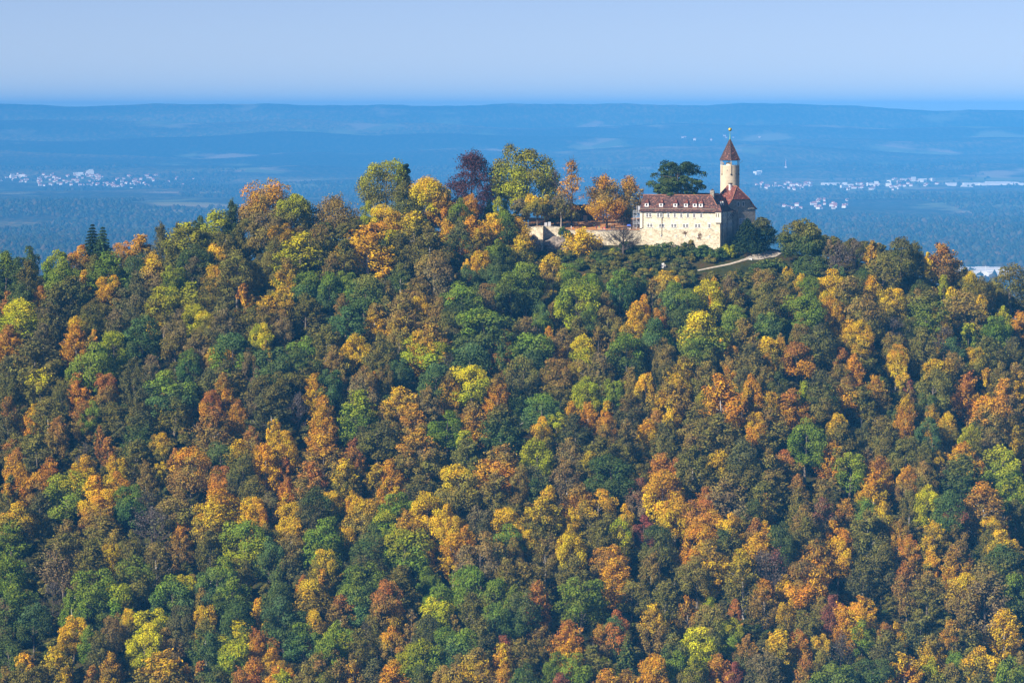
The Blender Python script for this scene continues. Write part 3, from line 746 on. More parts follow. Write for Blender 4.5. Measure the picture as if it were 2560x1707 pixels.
# ------------------------------------------------------------------ people
def person(px, py, Y, cols, label, face=0.0, sit=False, z=None, h=1.72):
    X_, _, zp = at(px, py, Y)
    zb = base_z(X_, Y) if z is None else z
    s = h/1.72
    J = {}
    def v(n, x, y, zq, r): J[n] = (x*s, y*s, zq*s, r*s)
    hip = 0.92 if not sit else 0.5
    v('pel', 0, 0, hip, 0.135); v('waist', 0, 0.01, hip+0.18, 0.125); v('chest', 0, 0.01, hip+0.40, 0.155); v('neck', 0, 0.0, hip+0.58, 0.055)
    v('chin', 0, -0.02, hip+0.65, 0.075); v('head', 0, -0.01, hip+0.76, 0.10); v('top', 0, 0, hip+0.83, 0.075)
    for sg, nm in ((-1, 'l'), (1, 'r')):
        v(nm+'sh', sg*0.19, 0.01, hip+0.5, 0.07); v(nm+'el', sg*0.27, 0.03, hip+0.22, 0.05); v(nm+'wr', sg*0.25, -0.08, hip+0.0, 0.038); v(nm+'hd', sg*0.24, -0.12, hip-0.09, 0.04)
        if sit:
            v(nm+'th', sg*0.10, -0.05, hip-0.02, 0.09); v(nm+'kn', sg*0.12, -0.45, hip, 0.065); v(nm+'an', sg*0.12, -0.45, 0.08, 0.045); v(nm+'ft', sg*0.12, -0.62, 0.05, 0.045)
        else:
            v(nm+'th', sg*0.10, 0, hip-0.1, 0.09); v(nm+'kn', sg*0.11, -0.02+sg*0.05, 0.48, 0.065); v(nm+'an', sg*0.12, 0.02+sg*0.09, 0.08, 0.045); v(nm+'ft', sg*0.13, -0.13+sg*0.09, 0.045, 0.045)
    E = [('pel', 'waist'), ('waist', 'chest'), ('chest', 'neck'), ('neck', 'chin'), ('chin', 'head'), ('head', 'top')]
    for nm in 'lr': E += [('chest', nm+'sh'), (nm+'sh', nm+'el'), (nm+'el', nm+'wr'), (nm+'wr', nm+'hd'), ('pel', nm+'th'), (nm+'th', nm+'kn'), (nm+'kn', nm+'an'), (nm+'an', nm+'ft')]
    ks = list(J); me = bpy.data.meshes.new('tmp'); me.from_pydata([J[k][:3] for k in ks], [(ks.index(a), ks.index(c)) for a, c in E], []); me.update()
    ob_ = bpy.data.objects.new('tmp', me); COL.objects.link(ob_)
    ob_.modifiers.new('skin', 'SKIN')
    for k, sv in zip(ks, me.skin_vertices[0].data): sv.radius = (J[k][3], J[k][3]); sv.use_root = (k == 'pel')
    sb = ob_.modifiers.new('sub', 'SUBSURF'); sb.levels = 1; sb.render_levels = 1
    dg = bpy.context.evaluated_depsgraph_get(); dg.update()
    fm = bpy.data.meshes.new_from_object(ob_.evaluated_get(dg)); bpy.data.objects.remove(ob_); bpy.data.meshes.remove(me)
    fm.materials.clear()
    for c in cols: fm.materials.append(cloth(c))
    for p_ in fm.polygons:
        c = p_.center; zc = c.z/s
        if zc > hip+0.62: i = 3 if (zc > hip+0.78 or c.y > 0.03*s) else 2
        elif abs(c.x) > 0.2*s and zc < hip+0.02 and zc > 0.3: i = 2
        elif zc > hip+0.0: i = 0
        else: i = 1
        p_.material_index = i; p_.use_smooth = True
    o = link('person', fm); o.location = (X_, Y, zb); o.rotation_euler = (0, 0, face)
    tag(o, label, 'person', 'visitors at the castle'); return o
_cl = {}
def cloth(c):
    if c not in _cl: _cl[c] = simple('cloth_%d' % len(_cl), c, 0.9, 0.08, 4.0)
    return _cl[c]
SK, HB, HD = (0.48, 0.30, 0.21), (0.06, 0.035, 0.02), (0.25, 0.2, 0.15)
JN, BK, WH = (0.04, 0.06, 0.13), (0.02, 0.02, 0.025), (0.75, 0.74, 0.72)
person(1491, 575, 12.6, ((0.16, 0.03, 0.16), BK, SK, HB), 'person in a purple jacket at the terrace wall', 0.4)
person(1498, 575, 12.3, ((0.02, 0.28, 0.26), (0.6, 0.42, 0.10), SK, (0.35, 0.05, 0.04)), 'person in a teal jacket and ochre trousers at the terrace wall', -0.3)
person(1506, 576, 12.0, ((0.35, 0.02, 0.05), JN, SK, HB), 'person sitting in a dark red jacket on the terrace', 0.2, sit=True)
person(1512, 576, 11.8, ((0.55, 0.02, 0.10), WH, SK, HD), 'person sitting in a bright crimson jacket on the terrace', -0.5, sit=True)
person(1529, 575, 12.2, (JN, (0.10, 0.18, 0.35), SK, HB), 'person in navy blue standing under the leaning court tree', 0.9)
person(1535, 574, 12.6, (BK, (0.12, 0.16, 0.2), SK, HD), 'person in dark clothes beside the navy blue one', -0.8)
person(1537, 563, 20, ((0.62, 0.03, 0.03), JN, SK, WH), 'person in a red top with white cap behind the wall visitors', 0.1)
person(1428.5, 575, 12.4, (WH, WH, SK, HB), 'person dressed in white near the ivy on the wall', 0.3)
person(1432.5, 576, 12.0, ((0.7, 0.22, 0.03), (0.1, 0.06, 0.04), SK, HB), 'person in an orange jacket beside the white clad one', -0.2, sit=True)
person(1578, 568, 15.5, ((0.06, 0.04, 0.10), BK, SK, HB), 'person in dark purple next to the blue canopy', 0.5)
person(1584, 573, 14.0, ((0.22, 0.10, 0.05), JN, SK, HD), 'person in brown at the foot of the fire escape', -0.6)
person(1418, 566, 22, ((0.03, 0.28, 0.5), BK, SK, HB), 'person in a light blue jacket by the birch trunk', 0.2)
person(1808, 409, TW[1]-1.5, ((0.75, 0.42, 0.02), BK, SK, HB), 'person in a yellow jacket on the tower lookout', 0.3, z=27.06, h=1.5)

# ------------------------------------------------------------------ tree forms
PAL = {  # leaf reflectances
 'G': (0.084, 0.120, 0.028), 'g': (0.165, 0.230, 0.022), 'b': (0.090, 0.150, 0.046), 'y': (0.320, 0.330, 0.011),
 'L': (0.570, 0.490, 0.011), 'Y': (0.590, 0.385, 0.013), 'O': (0.540, 0.270, 0.016), 'R': (0.390, 0.170, 0.032),
 'r': (0.240, 0.085, 0.050), 't': (0.262, 0.182, 0.040), 'B': (0.215, 0.162, 0.070), 'o': (0.178, 0.160, 0.030),
 'd': (0.120, 0.116, 0.038), 'k': (0.150, 0.130, 0.115), 'P': (0.085, 0.038, 0.040), 'N': (0.034, 0.058, 0.022)}
def leaves(C, R, n, r_, size, up=0.25, axis_=None, flat=1.0):
    """n leaf sprays on the shell of each clump; C (m,3) centres, R (m,3) radii"""
    m = len(C)
    D = r_.normal(size=(m, n, 3)); D[..., 2] += up
    out = C - C.mean(0); out[:, 2] *= 0.4
    out /= (np.linalg.norm(out, axis=1, keepdims=True)+1e-6)
    D += out[:, None, :]*0.55
    D /= np.linalg.norm(D, axis=2, keepdims=True)
    rad = r_.uniform(0.62, 1.06, (m, n, 1))
    P = C[:, None, :] + D*R[:, None, :]*rad
    if axis_ is not None:
        P = P + axis_[:, None, :]*r_.uniform(-1, 1, (m, n, 1))
    nrm = D + r_.normal(size=(m, n, 3))*0.55
    nrm[..., 2] = nrm[..., 2]*flat + 0.15
    nrm /= np.linalg.norm(nrm, axis=2, keepdims=True)
    cl = np.repeat(np.arange(m), n)
    return P.reshape(-1, 3), nrm.reshape(-1, 3), cl
def leaf_quads(P, nrm, r_, size):
    n = len(P)
    a = r_.normal(size=(n, 3)); u = np.cross(nrm, a); u /= np.linalg.norm(u, axis=1, keepdims=True)+1e-9
    v = np.cross(nrm, u)
    s = size*r_.uniform(0.6, 1.35, (n, 1)); q = s*r_.uniform(0.45, 0.85, (n, 1))
    k = r_.uniform(-0.25, 0.25, (n, 1))*s
    V = np.stack([P+u*s, P+v*q+u*k, P-u*s, P-v*q+u*k*0.5], 1).reshape(-1, 3)
    return V, np.arange(4*n).reshape(-1, 4)
def leaf_attr(P, cl, m, r_, z0, z1, soft=0.36, mid=0.72):
    cr = r_.uniform(0, 1, m); ch = r_.uniform(0, 1, m)
    zf = (P[:, 2]-z0)/(z1-z0)
    mixv = np.clip((zf-mid)/soft + 0.5 + (cr[cl]-0.5)*1.1 + r_.normal(size=len(P))*0.12, 0, 1)
    tone = np.clip(r_.normal(1.0, 0.20, len(P)) + (ch[cl]-0.5)*0.30, 0.45, 1.7)
    hue = np.clip(0.5 + (cr[::-1][cl]-0.5)*0.9 + r_.normal(size=len(P))*0.22, 0, 1)
    return np.stack([mixv, tone, hue], 1)
def crown_arrays(seed, form, W=13.0, H=21.0, zb=0.30, nc=46, nl=105, size=0.42):
    r_ = np.random.default_rng(seed)
    Rx = W/2; z0 = H*zb; Hc = H-z0; cz = z0+Hc*0.52
    ax = None
    lob = r_.uniform(0, 6.28, 4)
    if form == 'dome':
        d = r_.normal(size=(nc*3, 3)); d /= np.linalg.norm(d, axis=1, keepdims=True); d = d[d[:, 2] > -0.62][:nc]
        th = np.arctan2(d[:, 1], d[:, 0])
        k = 0.76 + 0.10*np.sin(2*th+lob[0]) + 0.07*np.sin(3*th+lob[1]) + r_.uniform(-0.12, 0.10, len(d))
        C = d*k[:, None]*np.array([Rx, Rx, Hc*0.5]) + np.array([0, 0, cz])
        rr = r_.uniform(0.13, 0.23, (len(C), 1))*W
        R = rr*np.array([1, 1, 0.82]); up = 0.4
    elif form == 'plume':                      # ascending feathery branches
        t = r_.uniform(0, 1, nc)**0.85; th = r_.uniform(0, 6.28, nc)
        prof = np.sin(np.clip(0.18+0.86*t, 0, 1)*math.pi)**0.75
        rad = Rx*prof*r_.uniform(0.45, 0.92, nc)
        C = np.stack([np.cos(th)*rad, np.sin(th)*rad, z0+Hc*(0.06+0.84*t)], 1)
        rr = r_.uniform(0.085, 0.15, (nc, 1))*W
        R = rr*np.array([1, 1, 0.75]); up = 0.3
        ax = np.stack([np.cos(th), np.sin(th), r_.uniform(0.7, 1.5, nc)], 1)*r_.uniform(0.06, 0.13, (nc, 1))*W
    elif form == 'tier':                       # layered horizontal sprays
        t = r_.uniform(0, 1, nc); th = r_.uniform(0, 6.28, nc)
        prof = np.clip(1.0-0.88*t**1.5, 0.08, 1)*np.clip(0.35+2.4*t, 0, 1)
        rad = Rx*prof*r_.uniform(0.35, 1.0, nc)
        C = np.stack([np.cos(th)*rad, np.sin(th)*rad, z0+Hc*(0.04+0.92*t)], 1)
        rr = r_.uniform(0.11, 0.19, (nc, 1))*W
        R = rr*np.array([1, 1, 0.62]); up = 0.5
        ax = np.stack([np.cos(th), np.sin(th), np.full(nc, 0.1)], 1)*0.06*W
        if W > 17: C[:, :2] *= 1.25
    elif form == 'cone':                       # spruce
        lev = np.repeat(np.linspace(0.0, 0.97, 22), 9)[:198]; nc = len(lev)
        th = np.tile(np.arange(9)*6.283/9, 22)[:nc] + np.repeat(r_.uniform(0, 6.28, 22), 9)[:nc]
        rad = Rx*(1-lev)**0.72*r_.uniform(0.42, 0.72, nc)
        C = np.stack([np.cos(th)*rad, np.sin(th)*rad, z0+Hc*lev*0.985], 1)
        R = np.stack([0.10*W*(1.05-lev), 0.10*W*(1.05-lev), 0.045*W*(1.15-lev)], 1); up = 0.5
        ax = np.stack([np.cos(th), np.sin(th), np.full(nc, -0.35)], 1)*(rad*0.55+0.05)[:, None]
    elif form == 'pads':                       # pine with flat pads
        th = r_.uniform(0, 6.28, nc); t = r_.uniform(0, 1, nc)
        prof = np.sqrt(np.clip(1-(t*0.93)**2.0, 0, 1))*np.clip(0.72+0.6*t, 0, 1)
        rad = Rx*prof*np.sqrt(r_.uniform(0.12, 0.95, nc))
        C = np.stack([np.cos(th)*rad, np.sin(th)*rad, z0+Hc*(0.07+0.86*t)], 1)
        rr = r_.uniform(0.055, 0.125, (nc, 1))*W
        R = rr*np.array([1, 1, 0.62]); up = 0.7
    elif form == 'bush':
        d = r_.normal(size=(nc*3, 3)); d /= np.linalg.norm(d, axis=1, keepdims=True); d = d[d[:, 2] > -0.15][:nc]
        k = r_.uniform(0.5, 0.9, len(d))
        C = d*k[:, None]*np.array([Rx, Rx, H*0.85]); C[:, 2] = np.abs(C[:, 2])+H*0.04
        R = r_.uniform(0.12, 0.2, (len(C), 1))*W*np.array([1, 1, 0.8]); up = 0.4; z0 = 0
    P, nm, cl = leaves(C, R, nl, r_, size, up, ax)
    V, Qd = leaf_quads(P, nm, r_, size)
    zk = (H-z0)/max(1e-3, np.percentile(V[:, 2], 99.6)-z0); V[:, 2] = z0+(V[:, 2]-z0)*zk; C[:, 2] = z0+(C[:, 2]-z0)*zk
    xk = (W/2)/max(1e-3, np.percentile(np.hypot(V[:, 0], V[:, 1]), 97.5)); V[:, :2] *= xk; C[:, :2] *= xk
    return V, Qd, leaf_attr(P, cl, len(C), r_, z0, H), C
def skeleton(seed, C, W, H, zb, tr, nl=9, twigs=0, top=0.8, lean=0.0, form=''):
    """tapered trunk with limbs reaching for some of the clumps; optional fine twigs"""
    r_ = random.Random(seed); b = MB()
    zt = H*top
    pts = [Vector((0, 0, -0.8))]
    for k in range(1, 6): pts.append(Vector((lean*k/5+r_.uniform(-0.2, 0.2), r_.uniform(-0.2, 0.2), zt*k/5)))
    rad = [tr*1.3, tr, tr*0.85, tr*0.65, tr*0.42, tr*0.15]
    for k in range(5): b.bar(pts[k], pts[k+1], rad[k], rad[k+1], 7)
    def on_trunk(z):
        f = max(0, min(4.999, z/zt*5)); i = int(f); return pts[i].lerp(pts[i+1], f-i) if z > 0 else pts[0]
    idx = list(range(len(C))); r_.shuffle(idx)
    ends = []
    for i in idx[:nl]:
        e = Vector(C[i]); hz_ = math.hypot(e.x, e.y)
        z = max(H*zb*0.7, min(zt*0.97, e.z-hz_*r_.uniform(0.5, 0.9)))
        if form in ('cone', 'pads'): z = max(H*zb*0.8, min(zt, e.z-hz_*0.15))
        a = on_trunk(z); m = a.lerp(e, 0.5)+Vector((r_.uniform(-.3, .3), r_.uniform(-.3, .3), hz_*0.06))
        b.bar(a, m, tr*0.34, tr*0.2, 5); b.bar(m, e, tr*0.2, tr*0.06, 5); ends.append((m, e))
    for k in range(twigs):
        m, e = ends[k % len(ends)]; a = m.lerp(e, r_.uniform(0.0, 1.0))
        d = (e-m).normalized()+Vector((r_.gauss(0, .55), r_.gauss(0, .55), r_.gauss(0.35, .4))); L = r_.uniform(0.10, 0.24)*W
        q = a+d.normalized()*L; b.bar(a, q, 0.075, 0.03, 3)
        for j in range(3):
            a2 = a.lerp(q, r_.uniform(0.35, 1)); d2 = d.normalized()+Vector((r_.gauss(0, .6), r_.gauss(0, .6), r_.gauss(0.2, .4)))
            b.bar(a2, a2+d2.normalized()*L*r_.uniform(0.35, 0.6), 0.045, 0.02, 3)
    return b
def to_mesh(b, name):
    me = bpy.data.meshes.new(name); me.from_pydata(b.v, [], b.f); me.update(); return me
LIB = {}
def make_form(key, seed, form, W, H, zb, nc, nl, size, tr, limbs, twigs=0, bark='bark', keep=1.0):
    V, Qd, A, C = crown_arrays(seed, form, W, H, zb, nc, nl, size)
    if keep < 1.0:
        r_ = np.random.default_rng(seed+5); k = r_.uniform(size=len(Qd)) < keep; Qd = Qd[k]; A = A[k]
        used = np.unique(Qd); mp = np.zeros(len(V), int); mp[used] = np.arange(len(used)); V = V[used]; Qd = mp[Qd]
    S = np.array([W, W, H])
    cm = np_mesh('crown', V/S, Qd, A); cm.materials.append(M['foliage'])
    b = skeleton(seed, C, W, H, zb, tr, limbs, twigs, form=form)
    b.v = [(x/W, y/W, z/H) for x, y, z in b.v]
    tm = to_mesh(b, 'trunk'); tm.materials.append(M[bark])
    LIB.setdefault(key, []).append((cm, tm, (V/S, Qd, A)))
for k in range(8): make_form('dome', 100+k, 'dome', 14, 23, 0.10, 44+4*k, 185-9*k, 0.32, 0.42, 9)
for k in range(8): make_form('plume', 200+k, 'plume', 12.5, 24, 0.08, 72+6*k, 118-6*k, 0.31, 0.36, 12, twigs=14, bark='bark_pale' if k % 3 == 0 else 'bark')
for k in range(3): make_form('tier', 300+k, 'tier', 12.5, 24, 0.10, 92, 76, 0.34, 0.36, 10)
for k in range(3): make_form('small', 400+k, 'dome', 7, 16, 0.14, 34, 86, 0.30, 0.22, 6)
for k in range(3): make_form('smallplume', 430+k, 'plume', 6.5, 16, 0.12, 46, 66, 0.29, 0.2, 6)
for k in range(3): make_form('bare', 500+k, 'plume', 11, 22, 0.2, 70, 46, 0.24, 0.34, 26, 170, 'twig', 0.35)
for k in range(4): make_form('bush', 600+k, 'bush', 6, 4.2, 0.0, 28, 100, 0.24, 0.10, 6)
make_form('conifer', 700, 'cone', 8, 19, 0.08, 198, 34, 0.28, 0.3, 30, bark='bark_dark')

COLW = {'G': 'dark green', 'g': 'bright green', 'b': 'blue-green', 'y': 'yellow-green', 'L': 'lemon yellow', 'Y': 'golden', 'O': 'orange', 'R': 'rust red',
        'r': 'crimson', 't': 'tan', 'B': 'brown', 'o': 'olive', 'd': 'dark olive', 'k': 'grey', 'P': 'purple', 'N': 'blackish green'}
TREES = []   # (root, px, py, code, form) of every slope and hilltop tree, for the labels
def jitter(c, r_, a=0.16):
    k = 1+r_.uniform(-a, a); return tuple(max(0.004, x*k*(1+r_.uniform(-0.07, 0.07))) for x in c)
SPEC = {'k': 'bare_tree'}
def species(code, form):
    if form == 'conifer': return 'spruce_tree'
    if form == 'bare' or code[0] == 'k': return 'bare_tree'
    if form == 'bush': return 'bush'
    c = code[0]
    return 'maple_tree' if c in 'LYO' else ('ash_tree' if c in 'gGby' else ('olive_leaved_tree' if c in 'od' else 'beech_tree'))  # kind follows leaf colour alone; olive ones are split off from the beeches
TR_ = random.Random(11)
def place(form, X, Y, zb_, Wm, Hm, code, px, py, var=None, name=None):
    lib = LIB[form]; cm, tm, _ = lib[TR_.randrange(len(lib)) if var is None else var]
    root = bpy.data.objects.new(name or species(code, form), None); COL.objects.link(root)
    root.location = (X, Y, zb_); root.rotation_euler = (0, 0, TR_.uniform(0, 6.28)); wx = TR_.uniform(0.86, 1.16) if form != 'bush' else 1.0
    root.scale = (Wm*wx, Wm/wx, Hm); root.rotation_euler = (TR_.gauss(0, 0.03), TR_.gauss(0, 0.03), root.rotation_euler[2]); root.empty_display_size = 0.2
    cr = link('crown' if form != 'bush' else 'foliage', cm, root)
    cr.color = (*jitter(PAL[code[0]], TR_), 1)
    cr['leaf_body'] = list(jitter(PAL[code[-1]], TR_))
    link('trunk' if form != 'bush' else 'stem', tm, root)
    TREES.append([root, px, py, code, form, Wm])
    return root
Ysol = np.concatenate([np.arange(-470, 40, 1.0)])
def slope_tree(px, py, wpx, code):
    Wm0 = wpx*0.17
    H = min(26, max(14, 14+0.72*Wm0))*TR_.uniform(0.86, 1.12)
    d = ray(px, py); P = CAM[None]+d[None]*((Ysol+1500)/d[1])[:, None]
    f = P[:, 2]-H-hill(P[:, 0], P[:, 1])
    i = int(np.argmax(f < 0))
    if f[i] < 0: p = P[i]
    else:
        j = len(Ysol)-1; p = P[-25]; H = max(12, p[2]-float(terrain(p[0], p[1])))
    Wm = max(5.5, Wm0*TR_.uniform(1.15, 1.45)*(p[1]+1500)/1500)
    g0 = float(terrain(p[0], p[1]))
    H = p[2]-g0
    c = code[0]
    if c == 'k' or code[-1] == 'k': form = 'bare'
    elif Wm < 8.0: form = 'small' if c in 'gGbyLY' else 'smallplume'
    elif c in 'gGby': form = 'dome' if TR_.random() < 0.9 else 'plume'
    elif c in 'LY': form = ['dome', 'tier', 'plume'][TR_.choices((0, 1, 2), (6, 0, 3))[0]]
    else: form = ['plume', 'tier', 'dome'][TR_.choices((0, 1, 2), (6, 0, 3))[0]]
    return place(form, p[0], p[1], g0, Wm, H, code, px, py)

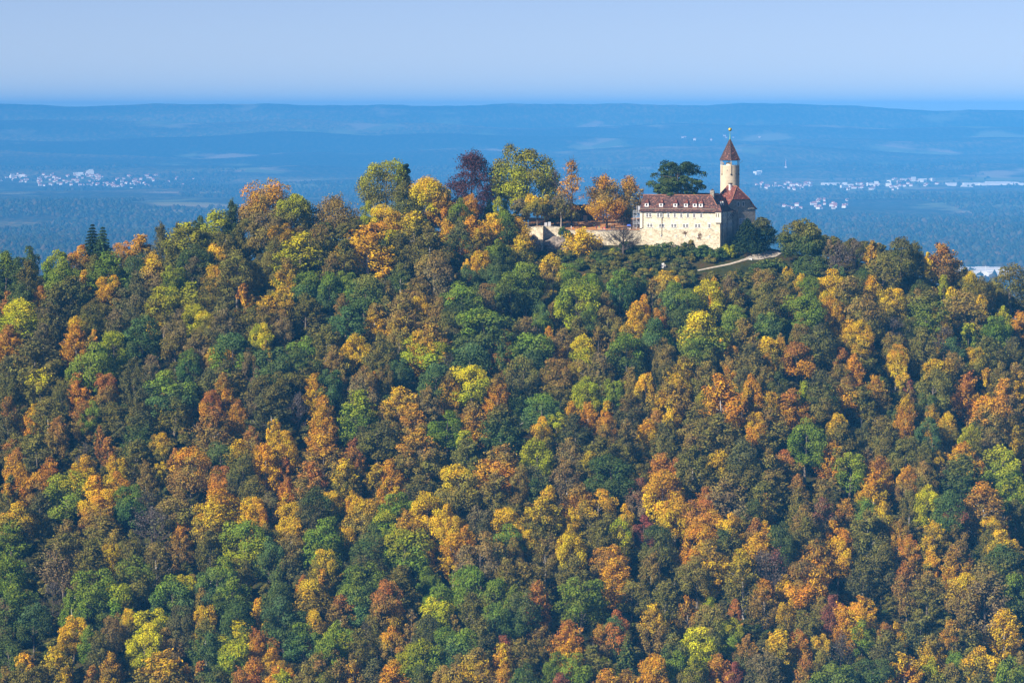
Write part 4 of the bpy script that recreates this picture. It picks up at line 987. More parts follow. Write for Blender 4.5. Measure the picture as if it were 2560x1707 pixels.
TILES = {'A1': (0, 600, .2806), 'A2': (640, 600, .2806), 'A3': (1280, 600, .2806), 'A4': (1900, 600, .2806),
 'B1': (0, 980, .2806), 'B2': (640, 980, .2806), 'B3': (1280, 980, .2806), 'B4': (1900, 980, .2806),
 'C1': (0, 1340, .2806), 'C2': (640, 1340, .2806), 'C3': (1280, 1340, .4911), 'C4': (1900, 1340, .4911),
 'S5': (0, 380, .2721), 'SR': (0, 0, 1.0)}
LIST = {
'S5': '60,915,220,gG 245,870,200,GG 100,1030,200,oG 240,1000,180,oo 510,905,240,yg 700,855,200,Ot 580,1020,330,gg 860,950,200,oo 1010,920,330,gg 1110,825,180,Oo 1290,765,280,Oo 1480,660,150,dd 1270,940,240,bG 1410,930,150,YO 1430,1010,220,to 1640,660,170,dd 1700,650,330,yo 1830,585,130,GG 1990,540,330,yo 2150,450,170,GG 1620,800,200,oo 1800,850,300,GG 1960,850,170,YY 1600,1050,230,yg 1800,970,220,Bd 1920,1040,190,Yo 2180,900,350,oo 2060,760,200,oo',
'A1': '760,270,120,OY 950,315,190,YO 640,330,330,oG 1190,300,240,dd 370,410,160,RO 70,455,120,RR 200,380,260,GG 170,530,320,Ly 520,400,330,od 420,560,160,Bo 860,520,240,oo 1190,490,150,Bd 1380,530,170,YY 1460,420,300,yo 1720,380,250,yo 1740,570,190,yy 1960,230,180,Oo 2160,390,130,RO 1350,180,220,YB 2010,500,230,do 1830,630,180,Lo 2000,620,280,Bd 2250,600,280,oo 1600,620,180,Bo 1050,620,200,Bd 700,680,180,Yo 680,750,180,OO 820,800,130,Oo 380,740,200,Bd 90,760,200,RO 130,660,140,Lo 1280,680,330,bG 1560,720,260,Bt 1010,815,270,yg 800,920,380,gg 300,880,380,do 1800,820,240,tB 2060,830,330,bg 2290,750,160,yo 1680,970,200,gb 1900,960,140,YB 2050,980,150,YB 2240,970,180,tB 1350,1030,200,Bd 1200,1060,180,dd 2020,1080,260,dt 1560,1160,380,gb 1870,1150,220,do 360,1160,260,Lo 700,1190,240,RO 960,1190,180,Rt 1270,1340,230,do 1430,1400,120,OY 1560,1350,260,Go 1880,1340,180,RO 2010,1190,170,tO 2120,1430,150,RO 2270,1230,200,oB 70,1050,150,do 60,1190,180,do 60,1400,200,Rd 2320,1040,120,bb 550,1250,150,od',
'A2': '380,-60,420,Ly 980,-140,420,OY 290,160,240,tY 120,110,180,oo 470,280,250,gb 660,290,200,gb 800,280,180,gg 960,310,330,oG 680,130,200,td 1280,210,220,oG 1580,110,330,tB 1990,100,160,YO 1880,170,80,YY 1160,360,180,dt 220,420,220,Yo 110,500,230,Yo 60,600,200,to 230,620,170,tB 440,480,260,oo 790,480,140,tt 800,590,280,bb 1050,570,200,tY 1160,500,140,od 1310,480,230,tt 1450,340,220,tt 1470,490,170,YY 1600,500,150,tt 1280,640,230,tY 1530,690,320,tY 1820,380,300,gG 2060,390,200,tB 2270,290,280,gG 1900,230,180,bG 2130,210,180,Gb 1720,470,130,tO 1760,560,230,Go 2040,610,460,gG 1520,810,320,yy 910,840,190,YY 810,930,130,Yo 760,820,170,td 450,860,230,gG 60,740,180,Ly 90,890,100,tY 700,950,170,tt 400,970,300,Go 150,960,300,bG 620,760,250,oo 1100,870,280,oo 1270,790,200,to 1700,790,170,dd 1900,920,300,bG 2220,800,200,tO 2290,880,140,bg 2180,1010,190,Rt 1930,1120,330,Ly 2150,1200,190,tO 1720,1180,190,tO 1270,1060,200,bG 980,1130,220,tB 1050,1170,90,OO 1160,1120,160,to 530,1190,170,OY 150,1180,260,od 680,1150,230,Gb 380,1360,160,kk 900,1340,330,yg 620,1390,170,Ot 1280,1310,300,Yt 1520,1310,220,tB 1600,1100,250,bG 1720,1000,170,dk 2200,940,160,bg 60,1240,150,to',
'A3': '120,200,300,gG 500,210,200,gg 570,350,330,gy 720,300,230,gy 960,260,260,gb 360,130,220,Yt 1140,320,150,Gb 1250,350,140,td 1400,280,260,Yt 1430,370,200,gb 1560,440,220,gG 1750,355,270,Ly 1800,330,70,OO 1950,330,170,Bt 2250,260,230,to 260,560,200,bg 370,540,120,tt 660,480,150,tB 830,460,170,tt 700,560,200,gb 870,600,180,to 1150,490,140,OO 1120,550,230,OY 1330,530,130,tO 1080,660,220,Yo 1300,690,300,bg 1700,640,400,Lg 1980,580,220,gg 1990,440,200,oo 1800,570,100,kk 2280,480,200,oo 2280,640,220,bg 2050,700,230,to 120,690,210,tB 170,830,340,gb 420,790,220,tB 320,770,80,OO 560,690,240,oo 770,770,140,tt 890,820,70,tt 620,850,220,Ly 430,920,170,tO 1020,830,300,gG 1250,830,200,bo 1330,880,200,td 1350,970,180,td 1500,1040,250,tY 1660,870,280,go 1900,880,190,Ot 2140,860,180,td 2280,870,180,Yo 1790,970,90,Rt 2130,930,250,do 2290,1010,120,OY 390,1060,230,tt 580,1060,140,tY 780,1010,300,Bo 100,1040,250,od 680,1220,240,yy 900,1240,180,yg 1010,1260,80,yg 430,1240,240,to 1090,1140,180,to 1210,1190,200,Yo 1480,1200,250,Yt 1730,1080,200,to 1930,1050,200,tO 2050,1130,200,do 1870,1220,330,OO 2120,1200,190,OO 2260,1330,150,Yo 2240,1130,160,to 80,1240,220,dG 260,1370,330,gb 520,1440,150,OY 660,1450,170,OO 840,1430,120,YO 1050,1370,250,td 1380,1280,200,tY 1700,1330,160,yo',
'A4': '720,0,170,Bk 850,-10,160,Bk 620,0,110,Bd 1000,5,140,tO 1260,-20,260,do 1390,20,150,od 1650,35,260,Rt 1510,110,110,YY 1820,245,130,do 1880,280,150,Yo 2240,220,300,oo 1980,330,180,oo 100,260,300,oo 240,240,100,Yo 690,220,100,bb 350,305,140,YY 420,320,150,gg 600,260,240,YY 1020,320,140,OY 920,250,160,Go 1100,120,250,oo 830,330,300,to 640,500,180,Ot 680,570,150,OY 1190,430,250,Yo 940,500,320,to 1480,460,330,og 1640,310,90,yy 1800,460,270,tt 1720,420,140,Yo 1980,490,80,YY 2330,640,150,OO 2100,680,240,gg 2160,590,130,yy 40,480,230,oo 350,480,150,tO 410,490,310,gg 110,640,260,gb 190,430,180,to 520,750,300,do 880,710,200,YO 780,780,180,Yo 970,740,110,OY 1570,580,200,Yo 1620,650,150,tY 1180,690,220,kk 1330,690,140,oG 1640,760,220,Bk 1720,870,180,bb 1860,740,130,yg 2030,860,280,oo 2270,870,200,do 80,870,200,Yo 180,830,80,tt 350,750,220,to 330,910,240,RO 80,1010,130,OY 730,960,150,Rt 860,1020,160,OO 900,860,250,Yo 1210,930,180,OY 1180,830,200,to 1450,780,250,oo 1730,1000,180,tt 1570,1060,250,Yo 1940,960,180,Yo 2140,1090,200,to 2270,1100,180,tY 2020,1140,110,OY 1860,1190,240,RO 2190,1240,240,Ot 2050,1390,300,Ot 390,1260,150,yg 300,1330,240,RO 60,1350,130,Yo 140,1360,100,OY 560,1150,250,do 680,1110,200,to 760,1230,230,tO 1040,1210,200,Ot 1280,1180,120,Yo 1330,1250,110,rt 1290,1380,140,YO 1560,1160,260,oo 900,1300,220,oo 550,1290,220,Go 1500,1370,200,Go 150,1180,200,Go',
'B1': '280,110,180,YO 500,230,170,Rt 420,50,260,oo 330,380,300,od 1250,170,250,dG 1900,130,330,Rt 750,450,160,kB 960,400,110,RR 900,300,100,RR 150,520,180,RO 430,580,170,RO 350,700,230,Ot 190,640,170,OO 740,570,200,OY 1030,570,180,OY 1060,710,220,OY 880,750,330,YY 590,710,320,yg 1200,430,300,oo 1290,620,180,tt 1450,360,200,Yo 1430,620,140,Yo 1700,490,330,Ot 1560,500,110,RR 1960,660,200,RO 2230,310,150,Rt 2150,430,250,Yo 1970,450,280,GG 2300,480,150,OY 2160,560,230,od 1150,820,230,gb 60,810,120,Oo 370,900,220,dd 160,980,280,Yo 900,930,300,Ot 1350,870,280,dk 1380,1030,330,kd 1600,880,330,to 1920,860,300,OY 1890,1010,330,Yt 2230,940,200,YY 2200,1150,300,gy 100,1130,280,gg 600,1140,220,to 720,1180,150,Rt 900,1100,320,to 1620,1100,150,RO 1600,1200,200,Ot 1160,1230,220,oo 800,1310,330,oo 1170,1330,200,oo 1400,1350,200,td 1880,1230,250,oo 560,1270,260,oB 2250,750,180,oo 100,740,150,do 1000,1240,160,tY',
'B2': '150,0,280,od 600,130,230,OO 1080,260,330,do 1400,110,230,Ot 1700,170,260,gg 1850,340,150,yg 1960,90,270,tO 2200,110,300,oG 150,240,90,YY 240,340,280,YY 90,460,220,OY 250,580,110,RR 600,390,330,Ot 870,410,170,rO 860,520,230,Ro 480,620,260,Rt 540,700,200,Oo 800,600,260,Yo 1060,640,180,Yo 1210,600,200,OO 1160,780,90,OY 1360,480,230,to 1440,330,330,Ot 1550,400,230,Bo 1900,420,250,oo 1780,650,270,Yo 2170,480,300,tO 2130,720,250,to 280,760,150,RO 280,890,130,OY 310,980,230,YY 120,890,180,dB 30,940,180,YO 500,850,280,Gd 700,880,170,Yg 770,780,230,to 880,880,150,YO 930,940,260,Yt 1150,870,150,Ot 1260,900,290,gg 1150,1040,250,yg 1340,1060,230,Ot 1550,890,280,YY 1740,1000,220,YY 1990,1020,230,Bd 2250,1030,200,YY 2220,1180,300,gb 1850,1200,200,OO 1760,1260,250,OY 2000,1250,330,tB 620,1120,330,gg 100,1180,200,oG 100,1300,220,bG 340,1130,200,Yt 300,1270,230,td 800,1200,170,Yo 980,1180,280,Go 1320,1220,380,yg 1000,1300,300,Gd 2300,1290,160,tt 600,1400,230,Yo 1530,1310,130,YO 1440,740,250,od 1250,850,150,YO',
'B3': '270,220,200,Yo 390,180,130,yL 570,190,300,dd 830,180,150,Ot 1280,160,160,Rt 1200,250,190,OY 1400,170,130,Yo 1350,280,220,do 1020,250,240,td 1700,130,330,ot 1850,200,380,oo 2180,180,170,YO 2290,200,150,to 240,420,250,yy 210,660,230,dG 500,410,220,tB 490,600,220,tB 680,530,200,Yo 780,400,300,oo 870,560,300,GG 1000,420,200,oo 1330,550,230,RO 1480,590,120,RO 1340,700,280,OY 1160,640,220,oo 1120,770,220,rB 1580,380,240,to 1600,480,330,oo 1820,530,250,Yo 2020,640,130,tY 2000,430,300,do 2290,520,220,to 1930,730,330,tB 1470,800,170,RO 1450,930,230,OY 1720,840,150,RO 1680,960,260,RO 1690,1180,280,OO 2250,900,130,Rt 330,840,200,Yo 600,820,220,tO 770,870,320,Yo 250,950,350,Yo 1010,1000,170,Yo 960,1130,170,yL 540,1040,170,YY 520,1230,220,YY 170,1190,220,Yt 340,1250,120,tB 770,1150,300,oo 970,1190,190,to 1170,1100,170,rr 1320,1180,240,Go 860,1370,230,Ot 1960,1080,220,Yo 2170,1130,200,Rt 2170,1250,260,OY 1530,1300,130,RO 1760,1310,280,tY 2050,1420,200,OY 2250,1400,200,kB 2200,800,260,oo 60,650,150,tt 50,900,200,to 2130,960,220,Go 1900,1230,250,Go',
'B4': '110,160,280,to 400,240,310,gg 650,440,220,OO 700,190,180,Yo 720,290,330,oo 1100,220,230,to 1210,270,100,OO 950,270,150,do 1490,225,190,bb 1540,110,170,tY 1300,400,250,oo 1060,400,200,ot 1450,440,180,oo 1700,180,150,Yo 1870,300,180,yo 2050,330,200,tB 2250,200,220,tY 2000,150,250,oG 1790,450,240,OY 1590,530,160,YB 1780,560,330,oG 2150,490,310,yg 1970,610,100,OY 2330,640,130,rR 2240,760,280,yg 200,520,230,Rt 60,520,160,oo 800,540,280,yg 950,490,150,Bt 1060,570,220,RO 1020,720,250,OY 1290,660,160,Ot 1450,620,200,to 360,740,170,Rt 330,850,200,to 110,700,280,to 550,780,200,to 1480,830,220,Ly 1330,880,200,oo 1990,810,330,Ot 1690,880,260,GG 1730,1000,210,rt 940,950,240,gb 560,940,200,rB 770,950,170,Ot 40,900,120,RO 1100,980,220,Yo 380,1010,220,to 430,1130,280,oo 660,1140,130,OO 720,1210,230,OO 940,1060,300,oo 1230,1130,190,tO 1330,1270,170,RO 1550,1160,220,Yo 1750,1320,240,tO 60,1150,150,OY 90,1300,160,Yo 130,1390,260,rk 200,1170,250,GG 480,1320,280,tO 950,1260,330,od 1500,1370,150,YO 2050,1110,180,Yo 2180,1150,140,tO 2170,1230,230,Yo 2150,1370,330,Go 2280,960,200,oG',
'C1': '100,180,280,gg 120,430,330,gG 460,410,220,kd 60,560,200,Bd 300,600,230,bG 650,710,210,YY 820,290,330,gg 1180,190,340,go 1050,410,300,yg 650,480,200,gg 800,500,250,gG 1530,350,330,gb 1920,180,300,gb 2130,200,220,oo 2060,380,280,gG 1820,460,170,to 1810,620,200,YO 1840,740,280,oG 2120,560,250,GG 2120,750,260,Ly 2110,930,330,yg 1330,650,260,Ly 1290,780,240,Ly 1000,690,200,tB 1130,650,170,Yo 1500,820,200,tB 1450,1030,330,Yt 1620,620,230,dd 1860,870,250,bG 780,800,230,gg 560,920,170,Yo 500,990,280,Yo 990,1040,180,Ot 820,1150,130,Rt 960,1170,250,tY 190,1040,150,Yo 320,1060,120,Bt 60,1160,180,to 230,1130,300,oo 560,1170,200,Yo 900,860,250,od 1660,1130,110,Ot 1780,1110,150,Rt 1900,1160,330,Go 2300,830,180,RO 2250,1080,230,RO 2290,550,130,OY 100,880,220,GG 2150,1180,180,Rt',
'C2': '500,380,310,Yo 400,350,90,RO 590,290,140,Ot 200,400,280,GG 250,540,350,bG 40,560,130,OY 750,530,240,Rt 560,650,220,Yt 90,710,160,Yo 60,830,220,RO 420,770,260,gb 740,760,260,gy 660,900,300,gg 900,830,250,oo 950,240,350,gG 880,410,300,gb 1180,390,270,Rt 1280,270,330,oo 1230,590,200,OY 1080,610,200,to 1390,650,150,Bt 1620,550,250,Ly 1620,430,250,gg 1880,260,290,gg 2150,380,260,go 2250,200,250,to 2300,440,200,gg 2120,580,230,gb 1900,500,220,oo 1760,700,150,to 1510,700,190,dd 1690,810,220,gb 1850,830,280,gb 2000,730,300,od 1200,810,230,Ot 1310,880,80,RR 1340,960,200,yy 1500,920,270,yg 1250,1110,240,OO 2170,960,200,YO 2200,880,180,rR 1960,1000,300,tY 1690,1150,230,tY 2200,1180,200,Ot 2050,1160,200,tB 180,1000,250,Ot 620,1010,300,to 880,1060,200,tO 1050,1100,250,dd 210,1160,230,OY 240,1200,250,yo 1450,1150,200,Go 1800,1050,200,td 450,1140,250,to 970,740,120,dk',
'C3': '530,50,130,OO 520,120,150,OO 120,230,130,RR 350,210,210,gg 60,140,150,to 280,430,180,RO 310,520,150,OY 530,380,140,RR 510,410,110,bb 450,450,90,Ot 720,345,140,Yt 610,220,130,oo 700,90,120,to 780,230,140,oo 890,310,110,Ot 1010,310,100,yy 1010,350,130,to 950,465,150,Ly 1110,420,100,yg 1140,320,70,RR 1180,70,150,Yo 1300,70,130,Bk 1280,220,130,Ot 940,100,150,to 210,590,110,gg 310,590,150,gg 240,700,130,rR 480,680,130,Ot 570,680,130,tO 720,600,130,OO 480,620,110,yg 830,580,130,gg 800,500,150,oG 930,610,120,yo 860,640,100,to 1060,600,130,RO 1130,640,110,rr 1190,510,120,Rd 1280,600,170,Bd 60,520,120,to 150,460,150,to 60,280,150,dG 420,560,150,oo 80,660,160,GG 320,100,150,oo 1320,500,100,Yo 170,20,110,to',
'C4': '130,200,100,YY 120,330,130,Yo 220,120,170,tO 270,180,130,Ot 400,10,130,YO 620,30,150,od 520,110,150,od 760,20,110,Ot 750,130,130,Rt 850,190,150,to 860,0,130,Yo 1010,40,170,to 1230,60,170,Go 1150,140,200,tB 1030,190,160,Yt 1300,190,150,gG 1240,375,150,YY 960,430,110,Ot 1040,380,160,to 880,500,130,tY 520,420,120,gg 480,340,110,OY 420,350,100,OO 370,300,100,rr 310,310,110,to 200,380,120,oo 200,480,100,RO 90,480,140,Yo 40,590,130,Bd 240,600,130,Rt 310,500,100,Yo 400,500,140,kd 380,650,200,gb 570,620,180,GG 740,600,170,YO 860,620,130,yo 830,380,170,od 660,480,170,od 620,440,90,Rt 690,440,90,OY 1000,590,120,gg 1130,570,180,Yo 960,650,150,to 1270,620,190,gg',
# hilltop left of the castle, in picture pixels
'SR': '660,528,75,Bt 1040,530,85,Yo 962,512,60,YO 925,502,45,yy 1010,456,55,oo 1172,485,34,OO 1146,497,58,go 1248,492,27,yy 1257,527,60,gG 1182,541,66,OO 1233,534,60,YO 1151,558,66,dG 1294,545,55,OY 1300,590,62,Yo 1199,572,50,Yo 1114,551,50,OY 1199,628,42,YO 1073,572,80,oo 1005,584,72,oo 981,533,40,YY 979,575,36,yy 800,560,70,to 860,600,70,oo 700,560,60,Oo 620,545,60,oo 1250,600,60,gG 1230,645,60,Gb'}
for tl, s in LIST.items():
    ox, oy, k = TILES[tl]
    for e in s.split():
        a, b_, c, code = e.split(',')
        slope_tree(ox+float(a)*k, oy+float(b_)*k, float(c)*k, code)
for px, py, wd in ((585*0.4911+1280, 480*0.4911+1340, 54),):
    p_ = None
    d = ray(px, py); P = CAM[None]+d[None]*((Ysol+1500)/d[1])[:, None]; f = P[:, 2]-21-hill(P[:, 0], P[:, 1]); p_ = P[int(np.argmax(f < 0))]
    place('conifer', p_[0], p_[1], p_[2]-21, wd*0.17, 21, 'oG', px, py)

# ------------------------------------------------------------------ named trees of the hilltop
def hero(form, px, py, wpx, Y, code, seed, zb=0.28, nc=70, nl=125, size=0.36, tr=0.4, limbs=14, twigs=0, bark='bark', keep=1.0, label=None, name=None, lean=0.0, bz=None):
    X, _, zt = at(px, py, Y); W = 1.15*wpx*0.17*(Y+1500)/1500; g0 = base_z(X, Y) if bz is None else bz
    H = zt-g0
    V, Qd, A, C = crown_arrays(seed, form, W, H, zb, nc, int(nl*(2.1 if form == 'dome' else 1.6)), size)
    if keep < 1:
        k = np.random.default_rng(seed).uniform(size=len(Qd)) < keep; Qd, A = Qd[k], A[k]
        used = np.unique(Qd); mp = np.zeros(len(V), int); mp[used] = np.arange(len(used)); V = V[used]; Qd = mp[Qd]
    root = bpy.data.objects.new(name or species(code, form), None); COL.objects.link(root); root.location = (X, Y, g0); root.empty_display_size = 0.5
    cm = np_mesh('crown', V, Qd, A); cm.materials.append(M['foliage'])
    cr = link('crown', cm, root); cr.color = (*PAL[code[0]], 1); cr['leaf_body'] = list(PAL[code[-1]])
    tm = to_mesh(skeleton(seed, C, W, H, zb, tr, limbs, twigs, top=0.86, lean=lean, form=form), 'trunk'); tm.materials.append(M[bark]); link('trunk', tm, root)
    tag(root, label, 'tree', 'trees along the hilltop')
    TREES.append([root, px, py, code, form, W])
    return root
hero('cone', 231, 562, 72, 30, 'NN', 900, 0.05, 150, 60, 0.36, 0.3, 30, bark='bark_dark', label='left one of two dark spruces standing up on the left skyline', name='spruce_tree')
hero('cone', 257, 569, 70, 26, 'bN', 901, 0.04, 150, 70, 0.36, 0.3, 30, bark='bark_dark', label='right, denser one of two dark spruces on the left skyline', name='spruce_tree')
hero('dome', 668, 452, 124, 30, 'Ot', 902, 0.22, 80, 110, label='large orange-brown tree at the highest point of the left skyline')
hero('dome', 729, 487, 92, 22, 'yo', 903, 0.22, 60, 110, label='yellow-green tree right beside the large orange skyline tree')
hero('plume', 838, 489, 118, 30, 'tt', 904, 0.2, 100, 70, twigs=60, keep=0.8, label='thinning brown skyline tree between two green ones')
hero('dome', 965, 402, 126, 34, 'yo', 905, 0.2, 52, 120, label='tall green skyline tree left of the golden maple')
hero('dome', 1008, 410, 32, 38, 'NN', 906, 0.5, 18, 90, label='dark green top peeping out behind the tall green skyline tree')
hero('dome', 1072, 444, 116, 22, 'YL', 907, 0.2, 70, 120, label='bright golden maple in front of the purple copper beech')
hero('plume', 1104, 478, 66, 16, 'tO', 908, 0.2, 70, 80, label='orange-brown tree hugging the right of the golden maple')
hero('tier', 1178, 381, 136, 34, 'PP', 909, 0.10, 130, 90, 0.38, 0.4, 26, twigs=50, bark='bark_dark', keep=0.85, label='dark purple copper beech with pyramid crown on the skyline', name='copper_beech')
hero('dome', 1316, 366, 150, 36, 'oy', 910, 0.16, 56, 150, 0.44, 0.55, 22, twigs=40, bark='bark_dark', label='highest tree on the skyline, open green crown and dark forked trunk', name='lime_tree')
hero('cone', 1223, 500, 48, 24, 'NN', 911, 0.03, 120, 30, 0.3, 0.25, 20, bark='bark_dark', label='dark yew below the copper beech, left of its twin', name='yew_tree')
hero('cone', 1263, 503, 40, 26, 'NN', 912, 0.03, 120, 30, 0.3, 0.25, 20, bark='bark_dark', label='dark yew under the highest skyline tree', name='yew_tree')
hero('dome', 1344, 488, 62, 19, 'Yo', 913, 0.18, 46, 100, 0.34, 0.3, label='round golden-topped tree standing above the bastion wall')
hero('dome', 1298, 497, 46, 26, 'Bo', 914, 0.2, 36, 90, 0.34, 0.3, label='brownish tree left of the round golden tree above the bastion')
hero('plume', 1387, 424, 54, 30, 'Bk', 915, 0.2, 50, 10, 0.25, 0.3, 26, twigs=170, bark='twig', keep=0.25, label='bare grey tree between the highest tree and the orange spire tree', name='bare_tree')
hero('tier', 1429, 402, 68, 26, 'OO', 916, 0.2, 60, 34, 0.30, 0.36, 30, twigs=190, bark='twig', keep=0.7, label='slender half-bare tree with tufts of orange leaves')
hero('plume', 1402, 486, 56, 18, 'Bo', 917, 0.28, 46, 60, 0.32, 0.22, 12, twigs=30, bark='bark_pale', label='small olive tree with pale trunk at the court edge')
hero('plume', 1440, 512, 40, 32, 'oo', 918, 0.2, 30, 60, 0.3, 0.22, 10, label='low olive tree in front of the dark timber hall')
hero('dome', 1390, 522, 50, 30, 'NG', 919, 0.05, 36, 80, 0.34, 0.2, 8, label='dark bush-like tree in shade behind the notice boards')
hero('plume', 1509, 440, 80, 34, 'Ot', 920, 0.2, 60, 70, 0.34, 0.4, 26, twigs=120, bark='twig', keep=0.85, label='thinning orange-brown tree behind the court, left of its pair')
hero('plume', 1516, 480, 92, 17, 'tO', 921, 0.30, 64, 80, 0.34, 0.45, 20, twigs=70, bark='bark_dark', keep=0.95, label='russet tree with dark leaning trunk in the middle of the court')
hero('plume', 1574, 442, 78, 36, 'Ot', 922, 0.16, 64, 80, 0.34, 0.42, 26, twigs=110, bark='bark_dark', keep=0.92, label='thinning orange-brown tree just left of the castle roof')
hero('plume', 1560, 505, 60, 30, 'td', 923, 0.15, 40, 60, 0.3, 0.3, 12, twigs=40, label='low brown tree behind the rail fence')
hero('plume', 1452, 573, 94, 4, 'YY', 924, 0.04, 70, 70, 0.38, 0.28, 12, keep=0.9, label='bright yellow tree hiding the middle of the terrace wall', bz=-13.0)
hero('plume', 1557, 563, 88, -2, 'kB', 925, 0.22, 60, 8, 0.22, 0.5, 30, twigs=260, bark='twig', keep=0.35, label='bare grey tree with thick trunk in front of the terrace wall', name='bare_tree')
hero('pads', 1694, 405, 122, 22, 'NG', 926, 0.46, 120, 120, 0.30, 0.5, 40, bark='bark', label='broad dark pine with flat pads rising behind the castle roof', name='pine_tree')
hero('cone', 1868, 546, 74, 6, 'NN', 927, 0.02, 150, 34, 0.32, 0.35, 20, bark='bark_dark', label='dark shaded yew against the castle wing', name='yew_tree')
hero('tier', 1906, 544, 70, 14, 'dN', 928, 0.05, 90, 60, 0.32, 0.3, 16, bark='bark_dark', label='dark brownish conifer right of the castle wing', name='yew_tree')
hero('dome', 2005, 551, 96, 0, 'oG', 929, 0.10, 64, 120, 0.42, 0.4, 12, label='large round dark green tree beside the castle road', bz=-15.5)
hero('dome', 2030, 640, 80, -12, 'GG', 930, 0.1, 50, 100, 0.36, 0.3, 10, label='dark green tree in front of the large round roadside one')

# ------------------------------------------------------------------ bushes below the castle
BUSH = '20,1230,150,dG 60,1250,150,dG 220,1262,170,yG 330,1252,180,GG 450,1236,190,GG 560,1240,180,GG 640,1218,150,oG 760,1262,170,GG 870,1292,170,GG 970,1296,140,gG 1022,1258,110,gy 1082,1330,110,gy 1130,1272,56,GG 1222,1290,130,gy 120,1382,170,oG 260,1392,170,dG 420,1372,180,GG 560,1392,180,Gd 700,1382,190,GG 860,1372,170,GG 960,1392,130,yG 180,1312,120,yo 40,1420,150,Bd 480,1496,160,Yo 620,1476,150,oo 280,1494,90,tY 1150,1446,180,gG 1090,1450,160,oG 1310,1446,150,GG 1460,1400,230,oG -80,1300,170,yo -160,1340,150,oG -120,1420,170,oo -260,1320,150,dG -220,1420,180,Go -330,1380,150,to -420,1400,150,gG 200,1490,150,to 760,1490,160,Yo 870,1520,160,oo 1390,1500,180,oo 1240,1520,170,Go 1060,1540,150,to 560,1560,160,to 350,1550,150,oo 120,1560,160,to -60,1500,170,Go'
for e in BUSH.split():
    a, b_, c, code = e.split(','); px = 1560+float(a)/3.92; py = 290+float(b_)/3.92; wm = float(c)/3.92*0.17
    hgt = max(2.2, min(5.0, wm*0.62))
    d = ray(px, py); P = CAM[None]+d[None]*((Ysol+1500)/d[1])[:, None]; f = P[:, 2]-hgt-hill(P[:, 0], P[:, 1]); i = int(np.argmax(f < 0)); p_ = P[i]
    yf = -1.5 if px > 1600 else 6
    if p_[1] > yf: p_ = at(px, py, yf)
    g0 = float(terrain(p_[0], p_[1]))
    qx, qy = project(np.array([[p[0], p[1], p[2]] for p in path_pts+KEEP])); qY = np.array([p[1] for p in path_pts+KEEP])
    if ((np.abs(qx-px) < 0.65*wm/0.17) & (qy > py-2) & (qY > p_[1]-4)).any(): continue
    place('bush', p_[0], p_[1], min(g0, p_[2]-1.8), wm*1.35, max(2.2, p_[2]-g0), code, px, py)
iv = [(1408, 568, 26, 9.0, 'GG'), (1420, 577, 18, 8.7, 'Gg')]
for k, (px, py, wpx, Y, code) in enumerate(iv):
    p_ = at(px, py, Y); wm = wpx*0.17
    r0 = place('bush', p_[0], Y, p_[2]-3.2, wm*1.1, 3.4, code, px, py, name='ivy_clump')
    tag(r0, ['dark ivy hanging over the wall right of the bastion', 'small ivy clump on the wall top beside the white clad person'][k], 'ivy')

# ------------------------------------------------------------------ undergrowth between the trees (nobody could count it)
TP = np.array([[t[0].location.x, t[0].location.y, t[5]] for t in TREES])
TC = [t[3] for t in TREES]
ur = np.random.default_rng(21)
UP, US, UR, UI, UT, UB = [], [], [], [], [], []
uforms = bpy.data.collections.new('undergrowth_forms'); FIDX = {}
for kf in ('bush', 'dome', 'plume', 'small', 'smallplume'):
    FIDX[kf] = []
    for kk, (cm, tm, _) in enumerate(LIB[kf][:4]):
        c2 = cm.copy(); c2.materials.clear(); c2.materials.append(M['under'])
        ni = len(uforms.objects); uo = bpy.data.objects.new('leafy_form_%02d' % ni, c2); uforms.objects.link(uo); FIDX[kf].append(ni)
pp = np.array([[p[0], p[1]] for p in path_pts+road_pts+KEEP])
psx, psy = project(np.array([[p[0], p[1], p[2]] for p in path_pts+road_pts+KEEP]))
def add_under(X, Y, Wm, Hm, code, form):
    UP.append((X, Y, float(terrain(X, Y)))); US.append((Wm, Wm, Hm)); UR.append(ur.uniform(0, 6.28))
    UI.append(FIDX[form][int(ur.integers(len(FIDX[form])))])
    j = 1+ur.uniform(-0.18, 0.18)
    UT.append(tuple(x*j for x in PAL[code[0]])+(1,)); UB.append(tuple(x*j for x in PAL[code[-1]])+(1,))
nu = 0
